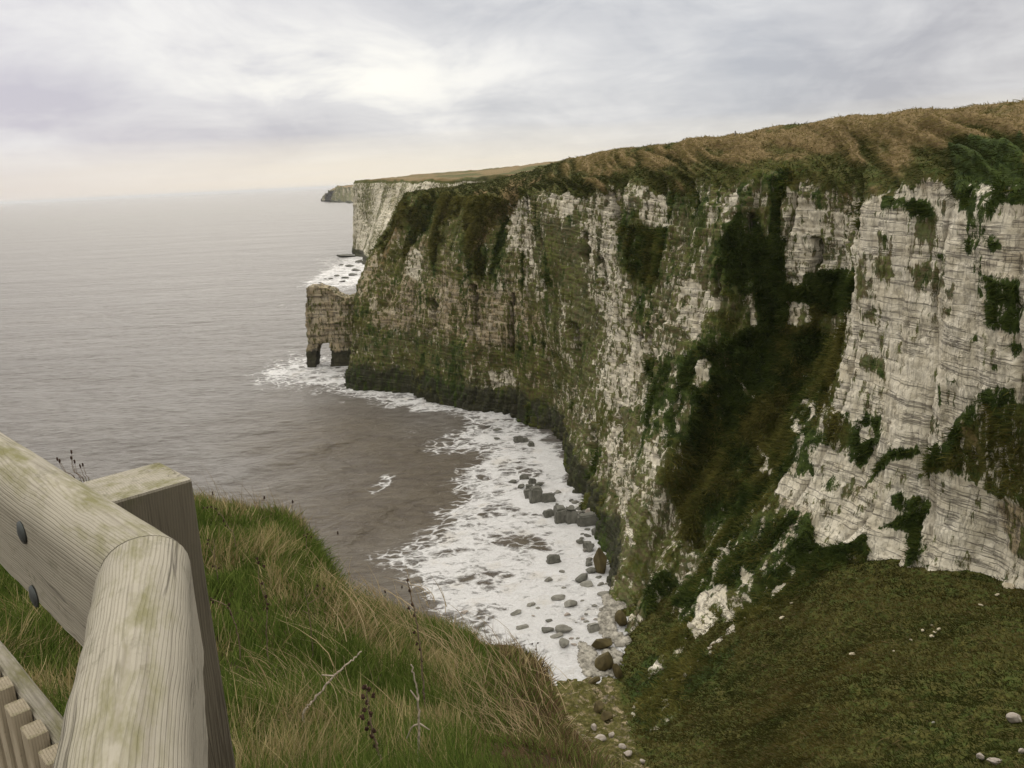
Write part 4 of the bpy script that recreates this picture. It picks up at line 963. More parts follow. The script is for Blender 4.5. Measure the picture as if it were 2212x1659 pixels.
# stones of the gully and loose chalk on the turf
def on_apron(X1, Y1):
    v = ray(X1, Y1); lo, hi = 30., 140.
    ts = np.linspace(25, 150, 700); pts = EYE+ts[:, None]*v/v[1]*1.0
    dz = pts[:, 2]-apron_z(pts[:, 0], pts[:, 1]); i = np.argmax(dz < 0)
    return pts[i] if dz[i] < 0 else pts[-1]
for (cx_, cy_, w_, h_, mt, lb, nm) in [
 (1418, 495, 34, 14, 'chalk', 'flat pale stone alone in the middle of the brown turf slope', 'stone'), (1605, 482, 14, 10, 'chalk', 'tiny pale stone right of the flat one on the turf slope', 'stone'),
 (1686, 430, 14, 9, 'chalk', 'tiny pale stone below the scatter of yellow stones', 'stone'), (1740, 385, 18, 12, 'chalk', 'yellowish stone left of the scatter on the turf slope', 'stone'),
 (1785, 412, 24, 9, 'chalk', 'lowest slab of the scatter of yellow stones', 'stone'), (1800, 395, 22, 12, 'chalk', 'middle slab of the scatter of yellow stones', 'stone'), (1812, 380, 22, 12, 'chalk', 'topmost slab of the scatter of yellow stones', 'stone'), (1782, 362, 12, 8, 'chalk', 'small stone above the scatter of yellow stones', 'stone'),
 (2010, 268, 20, 9, 'chalk', 'small pale stone on upper turf under the white wall', 'stone'), (2087, 220, 22, 15, 'chalk', 'yellow lumpy stone close under the white wall', 'stone'), (2140, 176, 70, 12, 'chalk', 'long yellow slab lying at the foot of the white wall', 'stone'),
 (2168, 795, 58, 56, 'boulder_pale', 'grey-white block half sunk in dark turf at the lower right', 'stone'), (2072, 992, 58, 40, 'boulder_pale', 'pale rounded block at the very bottom of the turf slope', 'stone'), (2010, 975, 32, 36, 'boulder_pale', 'smaller pale stone left of the block at the very bottom', 'stone'), (2200, 948, 26, 24, 'boulder_pale', 'yellowish stone at the lower right corner of the slope', 'stone'),
 (1790, 815, 16, 14, 'boulder_grey', 'small dull stone left of the half sunk grey-white block', 'stone'), (1130, 257, 14, 12, 'chalk', 'small yellow stone high on the left ridge of the turf', 'stone'), (1085, 325, 34, 12, 'chalk', 'pale broken chalk lying along the ridge edge', 'stone'),
 (735, 488, 30, 14, 'chalk', 'yellowish lump beside the tip of the white crag', 'stone'), (555, 643, 9, 8, 'chalk', 'tiny white stone on dark green turf beside the gully', 'stone'), (675, 535, 9, 8, 'chalk', 'tiny white stone below the white crag', 'stone'),
 (240, 885, 66, 34, 'boulder_pale', 'large pale rubble block on the gully floor', 'stone'), (215, 830, 30, 44, 'boulder_pale', 'upright pale rubble block above the large one in the gully', 'stone'), (292, 868, 32, 34, 'boulder_pale', 'pale rubble block right of the large one in the gully', 'stone'),
 (340, 925, 44, 34, 'boulder_pale', 'pale rubble heap piece halfway down the gully trail', 'stone'), (370, 955, 44, 26, 'boulder_pale', 'pale rubble piece low on the gully trail', 'stone'), (438, 992, 22, 34, 'boulder_pale', 'last pale stone at the bottom of the gully trail', 'stone'), (155, 875, 22, 14, 'boulder_pale', 'small white stone on brown gully soil', 'stone'), (180, 667, 20, 9, 'chalk', 'tiny white chip at the top of the brown gully soil', 'stone'), (275, 780, 60, 60, 'boulder_brown', 'large tan rock in the gully beside the green edge', 'stone'), (235, 735, 50, 70, 'boulder_brown', 'large brown rock left of the tan one in the gully', 'stone'), (320, 560, 50, 110, 'boulder_brown', 'mossy upright rock rib at the gully mouth', 'stone'), (215, 615, 80, 28, 'boulder_brown', 'flat brown slab across the gully mouth', 'stone')]:
    place_rock('8', cx_, cy_, w_, h_, mt, lb, 'r', None, None, name=nm, cat='stone', surf=on_apron)

# pebble bank (beyond counting)
def merged_stones(name, pts, sizes, mat):
    bm = bmesh.new(); bmesh.ops.create_icosphere(bm, subdivisions=1, radius=1.); bv = np.array([v.co[:] for v in bm.verts]); bf = np.array([[v.index for v in f.verts] for f in bm.faces]); bm.free()
    n = len(pts); sc = sizes[:, None]*rng.uniform(.6, 1.2, (n, 3))*[1, 1, .7]
    jit = 1+rng.uniform(-.22, .22, (n, len(bv), 1)); V = bv[None]*jit*sc[:, None, :]
    a = rng.uniform(0, 6.28, n); c, s = np.cos(a)[:, None], np.sin(a)[:, None]
    V = np.stack([V[..., 0]*c-V[..., 1]*s, V[..., 0]*s+V[..., 1]*c, V[..., 2]], -1)+pts[:, None, :]
    Fq = (bf[None]+np.arange(n)[:, None, None]*len(bv)).reshape(-1, 3)
    return tag(np_mesh(name, V.reshape(-1, 3), Fq, mat, False), kind='stuff')
pts = []
for s, n in (("1375 1165 1500 1160 1500 1240 1440 1260 1430 1380 1520 1440 1470 1470 1380 1400 1340 1330 1380 1250", 1500), ("1230 1450 1320 1500 1330 1640 1270 1640 1240 1540", 500), ("1310 1560 1420 1480 1480 1500 1440 1640 1340 1640", 300)):
    P_ = np.array(PL('6', s)); lo, hi = P_.min(0), P_.max(0)
    q = rng.uniform(lo, hi, (n*3, 2)); q = q[sdf(q[:, 0]+3*rng.normal(size=len(q)), q[:, 1]+3*rng.normal(size=len(q)), P_) > 0][:n]
    for x, y in q:
        p = atz(x, y, .1); p[2] = max(.12, float(apron_z(p[0], p[1], False))*.0+.12); pts.append(p)
pts = np.array(pts)
merged_stones('pebble_bank', pts, rng.uniform(.14, .5, len(pts))*np.where(rng.random(len(pts)) < .06, 1.8, 1), M['pebble'])

# ------------------------------------------------------------------ small posts along the cliff-top skyline
def skyline_post(px_, py_, Yd, hgt, label, lean):
    b_ = aty(px_, py_, Yd); bm = bmesh.new()
    bmesh.ops.create_cone(bm, cap_ends=True, segments=10, radius1=.13, radius2=.115, depth=hgt)
    bmesh.ops.create_cone(bm, cap_ends=True, segments=10, radius1=.115, radius2=.05, depth=.08, matrix=Matrix.Translation((0, 0, hgt/2+.04)))
    me = bpy.data.meshes.new('fence_post'); bm.to_mesh(me); bm.free()
    o = link_mesh('fence_post', me, M['post']); o.location = (b_[0], b_[1], b_[2]+hgt*.12); o.rotation_euler = (lean, lean*.6, 0)
    tag(o, label, 'post', 'posts along the cliff top')
skyline_post(1328, 326, 240, 1.1, 'thin wooden post beside the dark hummock on the skyline', .05)
skyline_post(1477, 306, 189, 1.0, 'short wooden post standing on the skyline left of the middle one', -.04)
skyline_post(1588, 291, 173, 1.1, 'stout wooden post on the skyline above the dark gully', .03)
skyline_post(1738, 274, 162, 1.1, 'stubby post on the skyline half sunk in grass', .02)
skyline_post(2204, 230, 112, 1.1, 'wooden post on the skyline at the far right end', -.02)

# ------------------------------------------------------------------ grass
def blades(name, base, dirs, length, width, col, bend, seg=3, label_kind='stuff'):
    """base (n,3) roots; dirs (n,3) unit growth direction; bend (n,3) tip drift"""
    n = len(base); t = np.linspace(0, 1, seg+1)
    side = np.cross(dirs, rng.normal(size=(n, 3))); side /= np.linalg.norm(side, axis=1, keepdims=True)+1e-9
    V = np.empty((n, seg+1, 2, 3)); C = np.empty((n, seg+1, 2, 3))
    for i, ti in enumerate(t):
        c = base+dirs*(length*ti)[:, None]+bend*(length*ti**2)[:, None]
        wd = width*(1-ti**1.6*.88)/2
        V[:, i, 0] = c-side*wd[:, None]; V[:, i, 1] = c+side*wd[:, None]; C[:, i, 0] = C[:, i, 1] = col
    idx = np.arange(n*(seg+1)*2).reshape(n, seg+1, 2)
    Fq = np.stack([idx[:, :-1, 0], idx[:, :-1, 1], idx[:, 1:, 1], idx[:, 1:, 0]], -1).reshape(-1, 4)
    return tag(np_mesh(name, V.reshape(-1, 3), Fq, M['blade'], False, {'tint': C.reshape(-1, 3)}), kind='stuff')
def sample_grid(Gd, n, wgt):
    """random points on a quad grid with per-cell weight"""
    a, b_, c = Gd[:-1, :-1], Gd[1:, :-1], Gd[:-1, 1:]
    ar = np.linalg.norm(np.cross(b_-a, c-a), axis=-1)*wgt; p = ar.ravel()/ar.sum()
    ids = rng.choice(len(p), n, p=p); i, j = np.unravel_index(ids, ar.shape)
    u_, v_ = rng.random((2, n, 1)); q = Gd[i, j]*(1-u_)*(1-v_)+Gd[i+1, j]*u_*(1-v_)+Gd[i+1, j+1]*u_*v_+Gd[i, j+1]*(1-u_)*v_
    return q, i, j
gpx, gpy = proj(PG2); inv = (gpx > -260) & (gpx < 1500) & (gpy < 1900) & (gpy > 900)
dist = np.linalg.norm(PG2-EYE, axis=-1); rowi = np.arange(PG.shape[1])[None]+0*dist
wg = (inv*np.clip(6/dist, .5, 2.6)**1.3*np.where(rowi > 180+14, .35, 1.)*(rowi < 214)*np.where((np.arange(PG.shape[0])[:, None] > 178) & (rowi > 172), .10, 1.))[:-1, :-1]
def pn_(q, f, s): return fbm(q[:, 0]/f, q[:, 1]/f, None, 3, s)
def mixc(a, b_, f): return np.asarray(a)*(1-f[:, None])+np.asarray(b_)*f[:, None]
N = 200000
q, gi, gj = sample_grid(PG2, N, wg); ds = np.linalg.norm(q-EYE, axis=1)
qx, qy = proj(q)
dry = smooth(.34, 1.15, pn_(q, .8, 601)+1.0*pn_(q, .22, 602)+.3*rng.normal(size=N)*.6+.16)
brn = smooth(950, 1250, qx)*smooth(1.0, .2, np.abs(qy-1450)/500)
green = mixc((.040, .072, .012), (.130, .160, .038), rng.random(N)); straw = mixc((.18, .14, .055), (.38, .31, .165), rng.random(N)); brown = mixc((.05, .032, .016), (.15, .10, .055), rng.random(N))
cl_ = np.where((rng.random(N) < dry)[:, None], straw, green); cl_ = np.where((rng.random(N) < brn*.72)[:, None], brown, cl_)
cl_ *= rng.uniform(.72, 1.2, (N, 1))
tus = np.clip(1+.9*pn_(q, .5, 603), .35, 1.9)
ln = rng.uniform(.06, .19, N)*tus*np.where(cl_[:, 0] > .15, 1.25, 1.)*(1+.35*(ds > 6))*np.where(qx > 1020, .62, 1.)
dr = rng.normal(size=(N, 3))*.55+pnr[gi, gj]*.8+[-.10, 0, .75]; dr /= np.linalg.norm(dr, axis=1, keepdims=True)
la = 2.2+2.6*pn_(q, .9, 604)+.5*rng.normal(size=N); bd = np.stack([np.cos(la), np.sin(la), -.55+0*la], -1)*rng.uniform(.05, .60, (N, 1))
blades('promontory_grass', q-[0, 0, .02], dr, ln, np.clip(.0011*ds, .0022, .011)*rng.uniform(.7, 1.4, N), cl_, bd, 3)
# taller straw in clumps
clump = [(1000, 1480, .62), (1040, 1560, .6), (1080, 1610, .55), (975, 1430, .5), (715, 1340, .45), (690, 1300, .42), (650, 1400, .4), (640, 1480, .4), (1120, 1590, .4), (560, 1500, .35), (1110, 1500, .45), (850, 1380, .45), (800, 1330, .45), (900, 1420, .45), (620, 1600, .4), (700, 1560, .4)]
flat_px, flat_py = gpx[:, 10:185], gpy[:, 10:185]
TB, TD, TL, TC, TBd, TW = [], [], [], [], [], []
for (cx_, cy_, L_) in clump:
    k_ = np.argmin((flat_px-cx_)**2+(flat_py-cy_)**2); i, j = np.unravel_index(k_, flat_px.shape); c = PG2[i, j+10]; dd_ = np.linalg.norm(c-EYE)
    n = 90; rad = .035*dd_
    off = rng.normal(size=(n, 2))*rad
    gidx = [(min(max(i+int(round(o_[0]/.05)), 0), PG2.shape[0]-1), j+10) for o_ in off]
    b_ = c+np.c_[off, -.12*np.hypot(off[:, 0], off[:, 1])-.05]
    TB.append(b_); v = rng.normal(size=(n, 3))*.16+[-.22, .05, 1]; TD.append(v/np.linalg.norm(v, axis=1, keepdims=True)); TL.append(.62*L_*rng.uniform(.7, 1.5, n)*np.clip(dd_/6, .6, 1.5))
    TC.append(mixc((.24, .18, .09), (.46, .36, .22), rng.random(n))); TBd.append(np.stack([-.35+.3*rng.normal(size=n), .2*rng.normal(size=n), -.15+0*np.zeros(n)], -1)); TW.append(np.clip(.0009*dd_, .0018, .009)*rng.uniform(.7, 1.5, n))
# fringe sticking up along the brink
fi = rng.integers(60, PG2.shape[0]-80, 2600); fj = rng.integers(172, 186, 2600); b_ = PG2[fi, fj]; dd_ = np.linalg.norm(b_-EYE, axis=1)
v = rng.normal(size=(2600, 3))*.28+[-.15, .1, 1]; TB.append(b_-[0, 0, .03]); TD.append(v/np.linalg.norm(v, axis=1, keepdims=True)); TL.append(np.where(fi > 185, .55, 1.)*rng.uniform(.12, .42, 2600)*np.where(rng.random(2600) < .2, 1.5, .8)); TC.append(mixc((.10, .075, .035), (.33, .25, .14), rng.random(2600))); TBd.append(rng.normal(size=(2600, 3))*.2+[-.25, 0, -.1]); TW.append(np.full(2600, .006)*rng.uniform(.6, 1.3, 2600))
blades('tall_dry_grass', np.concatenate(TB), np.concatenate(TD), np.concatenate(TL), np.concatenate(TW), np.concatenate(TC), np.concatenate(TBd), 4)

# turf of the slopes and cliff top: tussock blades at true size
def slope_blades(name, Gd, nrm_, wgt, n, lmin, lmax, wid, colf, down=.5):
    q, i, j = sample_grid(Gd, n, wgt); ds = np.linalg.norm(q-EYE, axis=1); nn = nrm_[i, j]
    hor = nn*[1, 1, 0]
    dr = nn*.6+[0, 0, .5]+rng.normal(size=(n, 3))*.45+hor*.5; dr /= np.linalg.norm(dr, axis=1, keepdims=True)
    bd = hor*.6+[0, 0, -down]+rng.normal(size=(n, 3))*.25
    ln = rng.uniform(lmin, lmax, n)
    return blades(name, q-nn*.08, dr, ln, wid*ds*rng.uniform(.7, 1.4, n), colf(q, i, j, n), bd, 2)
an = gnormals(np.stack([AX, AY, AZ], -1)); an = an*np.sign(an[..., 2:3])
wa = ((apx > 1240) & (apx < 2300) & (apy < 1720) & (apy > 1080))*(1-gul)*np.clip(70/np.hypot(AX, AY), .6, 2)
def col_ap(q, i, j, n):
    f = fbm((q[:, 0]+.5*q[:, 1])/2.5, (q[:, 1]-.4*q[:, 0])/5, None, 4, 611); f2 = fbm(q[:, 0]/8, q[:, 1]/8, None, 3, 612)
    c = mixc((.038, .036, .009), (.110, .090, .026), np.clip(.5+.9*f+.22*rng.normal(size=n), 0, 1))
    c = mixc_rows(c, (.036, .046, .011), np.clip(.3+1.4*f2+.8*dk[i, j]+.9*fan[i, j], 0, 1)*.75)
    tip = rng.random(n) < .10*(f > -.1); c[tip] = mixc((.12, .09, .04), (.21, .16, .075), rng.random(tip.sum()))
    return c*.8
def mixc_rows(a, b_, f): return a*(1-f[:, None])+np.asarray(b_)*f[:, None]
slope_blades('slope_grass', np.stack([AX, AY, AZ], -1), an, wa[:-1, :-1], 120000, .22, .62, .0011, col_ap)
Pn_n = gnormals(Pn); sg = np.sign((Pn_n*nr).sum(-1, keepdims=True)); Pn_n = Pn_n*np.where(sg == 0, 1, sg)
vis = (px > 740) & (px < 2320) & (py > 180) & (py < 1690) & (jrow < js+14)
cw = vis*np.clip(cap, 0, 1)*(jrow > jr-6)
def col_cap(q, i, j, n):
    g_ = np.clip(gold[i, j]+.07*rng.normal(size=n), 0, 1); c = mixc((.040, .044, .012), (.235, .188, .078), smooth(.15, .8, g_)); c = mixc_rows(c, (.026, .032, .010), (1-np.clip(CL['brown'][i, j], 0, 1))*.9); return c*rng.uniform(.88, 1.12, (n, 1))
slope_blades('clifftop_grass', Pn, Pn_n, cw[:-1, :-1], 90000, .4, 1.1, .0009, col_cap, .7)
bw = vis*smooth(.6, .85, vg)*(cap < .5)
def col_sh(q, i, j, n):
    b_ = np.clip(CL['brown'][i, j]+.2*rng.normal(size=n), 0, 1); f = fbm(q[:, 0]/2, q[:, 1]/2, q[:, 2]/2, 3, 615)
    g_ = mixc((.020, .032, .009), (.075, .098, .022), np.clip(.5+.8*f+.2*rng.normal(size=n), 0, 1)); d_ = mixc((.060, .062, .014), (.170, .152, .042), np.clip(.5+.8*f+.25*rng.normal(size=n), 0, 1))
    return mixc_rows(g_, 0, 0*b_)*(1-smooth(.3, .6, b_)[:, None])+d_*smooth(.3, .6, b_)[:, None]
slope_blades('cliff_plants', Pn, Pn_n, bw[:-1, :-1], 150000, .3, 1.0, .0012, col_sh, .3)

# ------------------------------------------------------------------ dead flower stalks, each a thing with stem and seed head
def tube(bm, pts, radii, sides=6):
    pts = [Vector(p) for p in pts]; rings = []
    for i, p in enumerate(pts):
        t = (pts[min(i+1, len(pts)-1)]-pts[max(i-1, 0)]).normalized(); a = t.orthogonal().normalized(); b_ = t.cross(a); r_ = radii[i]
        rings.append([bm.verts.new(p+a*r_*math.cos(k*2*math.pi/sides)+b_*r_*math.sin(k*2*math.pi/sides)) for k in range(sides)])
    for u_, v in zip(rings[:-1], rings[1:]):
        for k in range(sides): bm.faces.new((u_[k], u_[(k+1) % sides], v[(k+1) % sides], v[k]))
    bm.faces.new(rings[-1]); bm.faces.new(list(reversed(rings[0])))
def ground_at(px_, py_):
    k_ = np.argmin((flat_px-px_)**2+(flat_py-py_)**2); i, j = np.unravel_index(k_, flat_px.shape); return PG2[i, j+10]
def finish(bm, name, mat, parent, origin):
    bmesh.ops.recalc_face_normals(bm, faces=bm.faces)
    for v in bm.verts: v.co -= Vector(origin)
    me = bpy.data.meshes.new(name); bm.to_mesh(me); bm.free(); return link_mesh(name, me, mat, parent)
def smoothline(pts, n=10):
    return crom(np.array(pts, float), [n]*(len(pts)-1))
def lumps(bm, pts, size, count, stretch=1.):
    for c in pts:
        for k in range(count):
            m = Matrix.Translation(Vector(c)+Vector(rng.normal(size=3)*size*.9)) @ Matrix.Diagonal((rng.uniform(.6, 1.2), rng.uniform(.6, 1.2), rng.uniform(.6, 1.3)*stretch, 1))
            bmesh.ops.create_icosphere(bm, subdivisions=1, radius=size*rng.uniform(.35, .7), matrix=m)
def stalk(line, label, rad=.004, heads=None, hsize=.012, hcount=5, mat='stalk', name='dead_stalk', cat='dead plant', branches=(), tilt=0., Yd=None, oval=False):
    """line: pixels from root to tip; all points share the root's distance, leaning a little"""
    g = ground_at(*line[0]) if Yd is None else aty(line[0][0], line[0][1], Yd)
    Y0_ = g[1]*(.90 if Yd is None else 1.); P3 = [aty(x, y, Y0_+tilt*i) for i, (x, y) in enumerate(line)]
    P3 = [P3[0]-np.array([.02, 0, .09*Y0_])]+P3; branches = branches; rad = rad*1.25
    root = empty(name, P3[0]); tag(root, label, cat)
    bm = bmesh.new(); sl_ = smoothline(P3) if len(P3) > 1 else P3
    sl_ = sl_+rng.normal(size=sl_.shape)*rad*.35
    tube(bm, sl_, np.linspace(rad, rad*.45, len(sl_)))
    for br in branches:
        b3 = [aty(x, y, Y0_+.01*i) for i, (x, y) in enumerate(br)]; s2 = smoothline(b3, 6); tube(bm, s2, np.linspace(rad*.6, rad*.35, len(s2)))
    finish(bm, 'stem', M[mat], root, P3[0])
    if heads:
        h3 = [aty(x, y, Y0_+tilt*(len(line)-1)*.7) for x, y in heads]
        for c in h3:
            bm = bmesh.new(); k_ = (.55, .55, 1.5) if oval else (.7, .7, 1.2)
            bmesh.ops.create_icosphere(bm, subdivisions=2, radius=hsize*(1 if oval else .62), matrix=Matrix.Translation(c) @ Matrix.Diagonal(k_+(1,)))
            for v in bm.verts: v.co += Vector(rng.normal(size=3))*hsize*.12
            for kk in range(hcount):
                a = rng.uniform(0, 6.28); off_ = Vector((math.cos(a)*k_[0], math.sin(a)*k_[1], rng.uniform(-1, 1)*k_[2]*.8))*hsize*.55
                bmesh.ops.create_icosphere(bm, subdivisions=1, radius=hsize*rng.uniform(.3, .5), matrix=Matrix.Translation(Vector(c)+off_))
            finish(bm, 'seed_head', M['seed'], root, P3[0])
    return root
K7 = lambda s: [(395+.408*float(a.split(',')[0]), 1044+.408*float(a.split(',')[1])) for a in s.split()]
stalk(K7("1280,1180 1275,1080 1258,880 1232,700 1205,580 1190,505"), 'tall thin dark stalk crossing in front of the foam', .006, K7("1190,512 1200,570 1215,640 1195,660 1225,700 1225,790 1240,850 1255,880 1265,940"), .014, 4)
stalk(K7("1245,1490 1250,1300 1243,1130 1210,960"), 'bare bleached stalk with a bent side twig in the grass', .005, None, mat='stalk_pale', branches=(K7("1250,1275 1215,1290 1185,1350"), K7("1250,1270 1305,1305"), K7("1245,1150 1205,1095")))
stalk(K7("1062,1510 1035,1420 1005,1320 985,1200 972,1070"), 'thick dark brown dock stem crowded with seeds, nearest the bottom edge', .005, K7("960,1080 985,1090 1010,1120 955,1130 975,1160 960,1200 995,1220 950,1240 985,1270 1010,1310 1000,1340 1015,1390 975,1300"), .013, 5)
stalk(K7("680,800 668,700 648,560"), 'thin dark stalk standing alone in the middle of the green grass', .004, K7("712,540 748,556"), .012, 4, branches=(K7("664,690 632,672"), K7("655,600 690,570 712,542"), K7("660,640 720,600 746,558")))
stalk(K7("445,830 447,700 440,600 425,520"), 'brown branching stalk left of the thin dark one', .004, K7("400,420 430,440 440,600 450,640 420,530 395,400 445,660"), .014, 4, branches=(K7("440,620 405,520 398,410"),))
stalk(K7("292,805 262,710 235,650 150,612"), 'brown stalk bent over to the left beside the post', .004, K7("150,615 160,630 240,660 255,690 245,640"), .013, 4)
stalk(K7("275,300 240,230 205,170 160,128"), 'arching dark seed spray on the upper left grass by the post', .004, K7("110,130 150,125 175,135 190,165 215,200 225,225 130,128"), .013, 4, branches=(K7("160,128 130,125 105,132"),))
stalk(K7("640,1235 700,1140 800,1020 870,960 942,890"), 'long bleached twig lying diagonally over the grass', .006, None, mat='stalk_pale', branches=(K7("800,1020 735,1015"),), tilt=.04)
stalk(K7("790,470 785,420 770,340"), 'short brown stalk on the brink edge above the straw', .004, K7("775,345 780,370 785,400 790,440"), .014, 4)
stalk(K7("655,345 655,300 645,270"), 'dark flat flower head on the brink beside the water', .004, K7("640,275 660,270 680,285 655,285"), .014, 5, branches=(K7("655,300 640,210 665,205"),))
stalk(K7("1870,1230 1880,1000 1870,850"), 'wispy dead stalk in front of the brown end of the brink', .004, K7("1850,850 1880,845 1870,880"), .013, 4)
stalk(K7("180,460 170,440 165,300"), 'small brown dock by the post, below the arching spray', .004, K7("130,320 160,440 190,450 135,300"), .013, 4, branches=(K7("170,400 132,310"),))
for line, hd, lb in (("830,520 826,400 820,262", "820,262", 'thin plantain head floating in front of the water, right of the brink'), ("905,560 892,520 879,478", "879,478", 'lower plantain head in front of the water above the straw'), ("578,150 580,125 581,97", "581,97", 'plantain head above the rounded corner of the brink'),
                     ("1120,640 1140,590 1160,550", "1160,550", 'plantain head left of the tall dark stalk'), ("425,110 430,92 431,75", "431,76", 'small plantain head on the upper edge of the green grass'), ("150,95 156,72 158,50", "158,52", 'single plantain head against the water near the post'), ("1075,640 1073,600 1071,572", "1071,573", 'pale plantain head low over the water among straw')):
    stalk(K7(line), lb, .0016, K7(hd), .016, 1, name='plantain', cat='plantain', oval=True)
K0 = lambda s: [(.2042*float(a.split(',')[0]), 903+.2042*float(a.split(',')[1])) for a in s.split()]
for line, lb in (("900,700 790,560 755,357", 'highest dark knapweed head above the fence rail'), ("870,700 780,560 753,420", 'second highest knapweed head, straight below the highest'), ("800,680 680,560 605,434", 'leftmost of the knapweed heads above the fence rail'), ("810,690 700,570 630,453", 'knapweed head touching the leftmost one'),
                 ("900,720 820,590 788,460", 'middle knapweed head of the group above the rail'), ("930,720 880,600 847,508", 'lower knapweed head beside the post top'), ("960,720 910,600 875,495", 'rightmost knapweed head beside the post top')):
    pts_ = K0(line); stalk(pts_, lb, .0018, [pts_[-1]], .0085, 3, name='knapweed', cat='knapweed', oval=True, Yd=4.5)
# ------------------------------------------------------------------ light, sky, air
SUN_EL, SUN_AZ = R(32), R(-14)          # azimuth from +Y toward +X
sd_ = Vector((math.sin(SUN_AZ)*math.cos(SUN_EL), math.cos(SUN_AZ)*math.cos(SUN_EL), math.sin(SUN_EL)))
sl = bpy.data.lights.new('sun', 'SUN'); sl.energy = .9; sl.angle = R(60); sl.color = (1., .93, .82)
so = bpy.data.objects.new('sun', sl); COL.objects.link(so); so.rotation_euler = sd_.to_track_quat('Z', 'Y').to_euler()

w = bpy.data.worlds.new("World"); scene.world = w; w.use_nodes = True
T = NT('tmp_sky'); bpy.data.materials.remove(T.m)
T.t = w.node_tree; T.t.nodes.clear()
out = T.n('ShaderNodeOutputWorld')
sky = T.n('ShaderNodeTexSky'); sky.sky_type = 'NISHITA'; sky.sun_disc = False; sky.sun_elevation = SUN_EL; sky.sun_rotation = SUN_AZ
bg1 = T.n('ShaderNodeBackground'); T.l(sky.outputs[0], bg1.inputs[0]); bg1.inputs[1].default_value = .08
dirv = T.coord('Generated')
sx = T.n('ShaderNodeSeparateXYZ'); T.l(dirv, sx.inputs[0]); X0, Y0, Z0 = sx.outputs
zc = T.math('ADD', T.math('MAXIMUM', Z0, 0.), .085)
cx = T.n('ShaderNodeCombineXYZ'); T.l(T.math('DIVIDE', X0, zc), cx.inputs[0]); T.l(T.math('DIVIDE', Y0, zc), cx.inputs[1])
pl = T.mapv(cx.outputs[0], (.95, 1.15, 1), (2.35, .4, 0))
c1 = T.noise(pl, 1.15, 9, .60, .25); c2 = T.noise(T.mapv(cx.outputs[0], (.34, .55, 1), (5.1, 2.2, 0)), 1., 4, .5)
cl = T.math('ADD', T.math('MULTIPLY', c1, .62), T.math('MULTIPLY', c2, .38))
cov = T.mr(cl, .40, .60)
# the overcast: veiled sun, thin bright breaks, grey banks and a clear pale strip on the horizon
AZ_ = T.math('MULTIPLY', T.math('ARCTAN2', X0, Y0), 57.2958); EL_ = T.math('MULTIPLY', T.math('ARCSINE', Z0), 57.2958)
def blob(az, el, wa_, we, tilt=0.):
    da = T.math('SUBTRACT', AZ_, az); de = T.math('SUBTRACT', T.math('SUBTRACT', EL_, el), T.math('MULTIPLY', da, tilt))
    u_ = T.math('DIVIDE', da, wa_); v_ = T.math('DIVIDE', de, we)
    return T.math('POWER', 2.71828, T.math('MULTIPLY', T.math('ADD', T.math('MULTIPLY', u_, u_), T.math('MULTIPLY', v_, v_)), -1.))
def addw(acc, node, k): return T.math('ADD', acc, T.math('MULTIPLY', node, k))
ca = T.n('ShaderNodeCombineXYZ'); T.l(T.math('MULTIPLY', AZ_, .085), ca.inputs[0]); T.l(T.math('MULTIPLY', EL_, .20), ca.inputs[1]); ca.inputs[2].default_value = 3.3
c3 = T.noise(ca.outputs[0], 1.25, 9, .60, .5)
f = T.math('ADD', T.math('MULTIPLY', T.math('SUBTRACT', cl, .5), 1.7), T.math('MULTIPLY', T.math('SUBTRACT', c3, .5), 3.0))
f = addw(f, blob(-10., 7.2, 10., 2.4, .05), .62); f = addw(f, blob(-17., 10.5, 9., 2.6, -.1), .55); f = addw(f, blob(-27, 9.5, 7., 4.), .25)
f = addw(f, blob(0., 7.5, 8., 1.8, .1), .35)
f = addw(f, blob(-27., 5.2, 13., 2.2, -.05), -.75); f = addw(f, blob(-9., 13.2, 8., 1.6, .1), -.55); f = addw(f, blob(-3., 4.6, 14., .9, .06), -.38)
f = addw(f, T.mr(AZ_, 0., 22.), -.46)
lit = T.mr(f, -.85, .80)
grey = T.mix(T.mr(AZ_, -34., -4.), (.60, .57, .65), (.50, .515, .56))
grey = T.mix(T.mr(AZ_, 16., 34.), grey, (.455, .44, .47))
c = T.mix(lit, grey, (.88, .87, .86))
c = T.mix(T.math('MULTIPLY', blob(-9.5, 6.5, 9., 3.), T.mr(f, .1, .9)), c, (1.04, 1.02, .94))
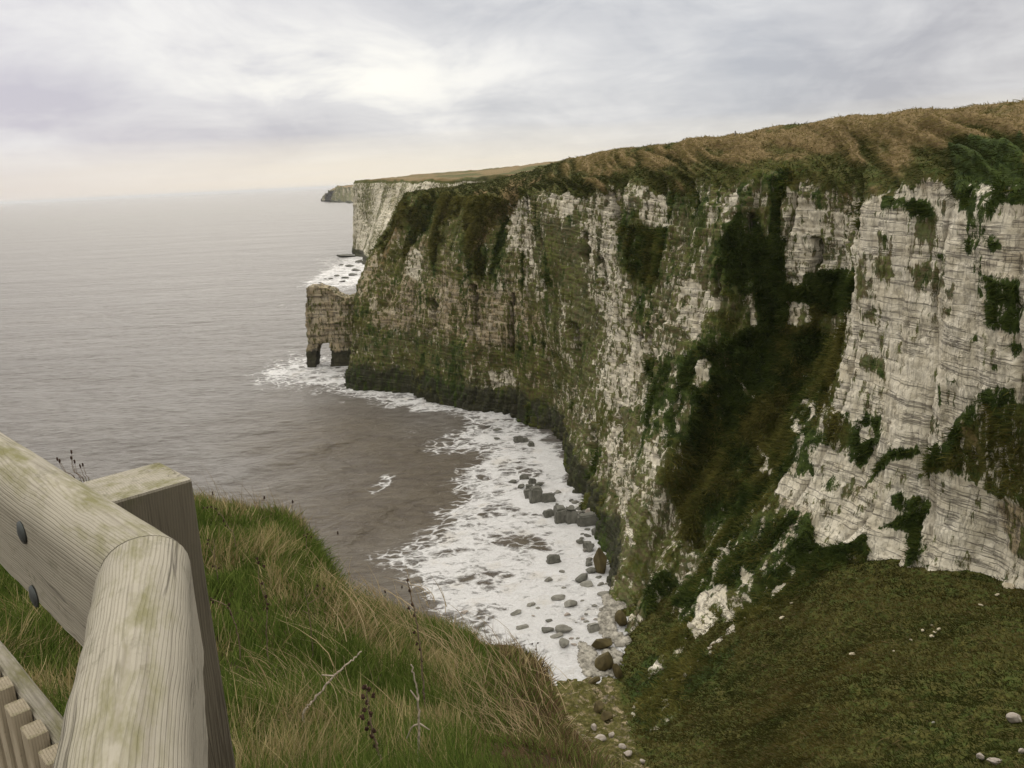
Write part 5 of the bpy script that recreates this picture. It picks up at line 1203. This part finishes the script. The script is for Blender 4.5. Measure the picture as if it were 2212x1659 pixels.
hz = T.mr(T.math('ADD', EL_, T.math('MULTIPLY', T.math('SUBTRACT', c2, .5), 2.5)), .6, 3.6, 1., 0.)
c = T.mix(T.math('MULTIPLY', hz, .92), c, T.mix(T.mr(AZ_, -36., -8.), (.72, .67, .65), (.87, .81, .69)))
c = T.mix(T.mr(Y0, .45, -.1), c, (.78, .735, .64))
c = T.mix(T.mr(EL_, 17., 40.), c, (.84, .81, .735))
zen = T.mr(Z0, .30, .8, 1., ZEN)
bs = T.math('MULTIPLY', zen, T.mr(Y0, -.9, .6, .88, 1.))
bg2 = T.n('ShaderNodeBackground'); T.l(c, bg2.inputs[0]); T.l(bs, bg2.inputs[1])
mx = T.n('ShaderNodeMixShader'); mx.inputs[0].default_value = .93
T.l(bg1.outputs[0], mx.inputs[1]); T.l(bg2.outputs[0], mx.inputs[2]); T.l(mx.outputs[0], out.inputs['Surface'])

if HAZE:
    bm = bmesh.new(); bmesh.ops.create_cube(bm, size=1.)
    me = bpy.data.meshes.new('haze'); bm.to_mesh(me); bm.free()
    hm = NT('haze_air'); v = hm.n('ShaderNodeVolumePrincipled')
    v.inputs['Color'].default_value = (.96, .97, 1., 1); v.inputs['Density'].default_value = HAZE; v.inputs['Anisotropy'].default_value = .3
    hm.l(v.outputs[0], hm.out.inputs['Volume'])
    ho = link_mesh('haze', me, hm.m); ho.scale = (150000, 180000, 180); ho.location = (0, 0, 105-90-13+0.); tag(ho, kind='stuff')
    ho.scale = (150000, 180000, 180); ho.location = (0, 0, 20)   # z from -70 to 110
scene.view_settings.view_transform = 'Standard'; scene.view_settings.look = 'None'; scene.view_settings.gamma = 1.; scene.view_settings.use_curve_mapping = False
scene.view_settings.exposure = EXPO
scene.render.engine = 'CYCLES'; cy = scene.cycles
cy.max_bounces = 5; cy.diffuse_bounces = 3; cy.glossy_bounces = 2; cy.transmission_bounces = 2; cy.volume_bounces = 0
cy.use_denoising = True
try: cy.denoiser = 'OPENIMAGEDENOISE'
except Exception: pass
cy.use_adaptive_sampling = True; cy.adaptive_threshold = .015; cy.caustics_reflective = False; cy.caustics_refractive = False
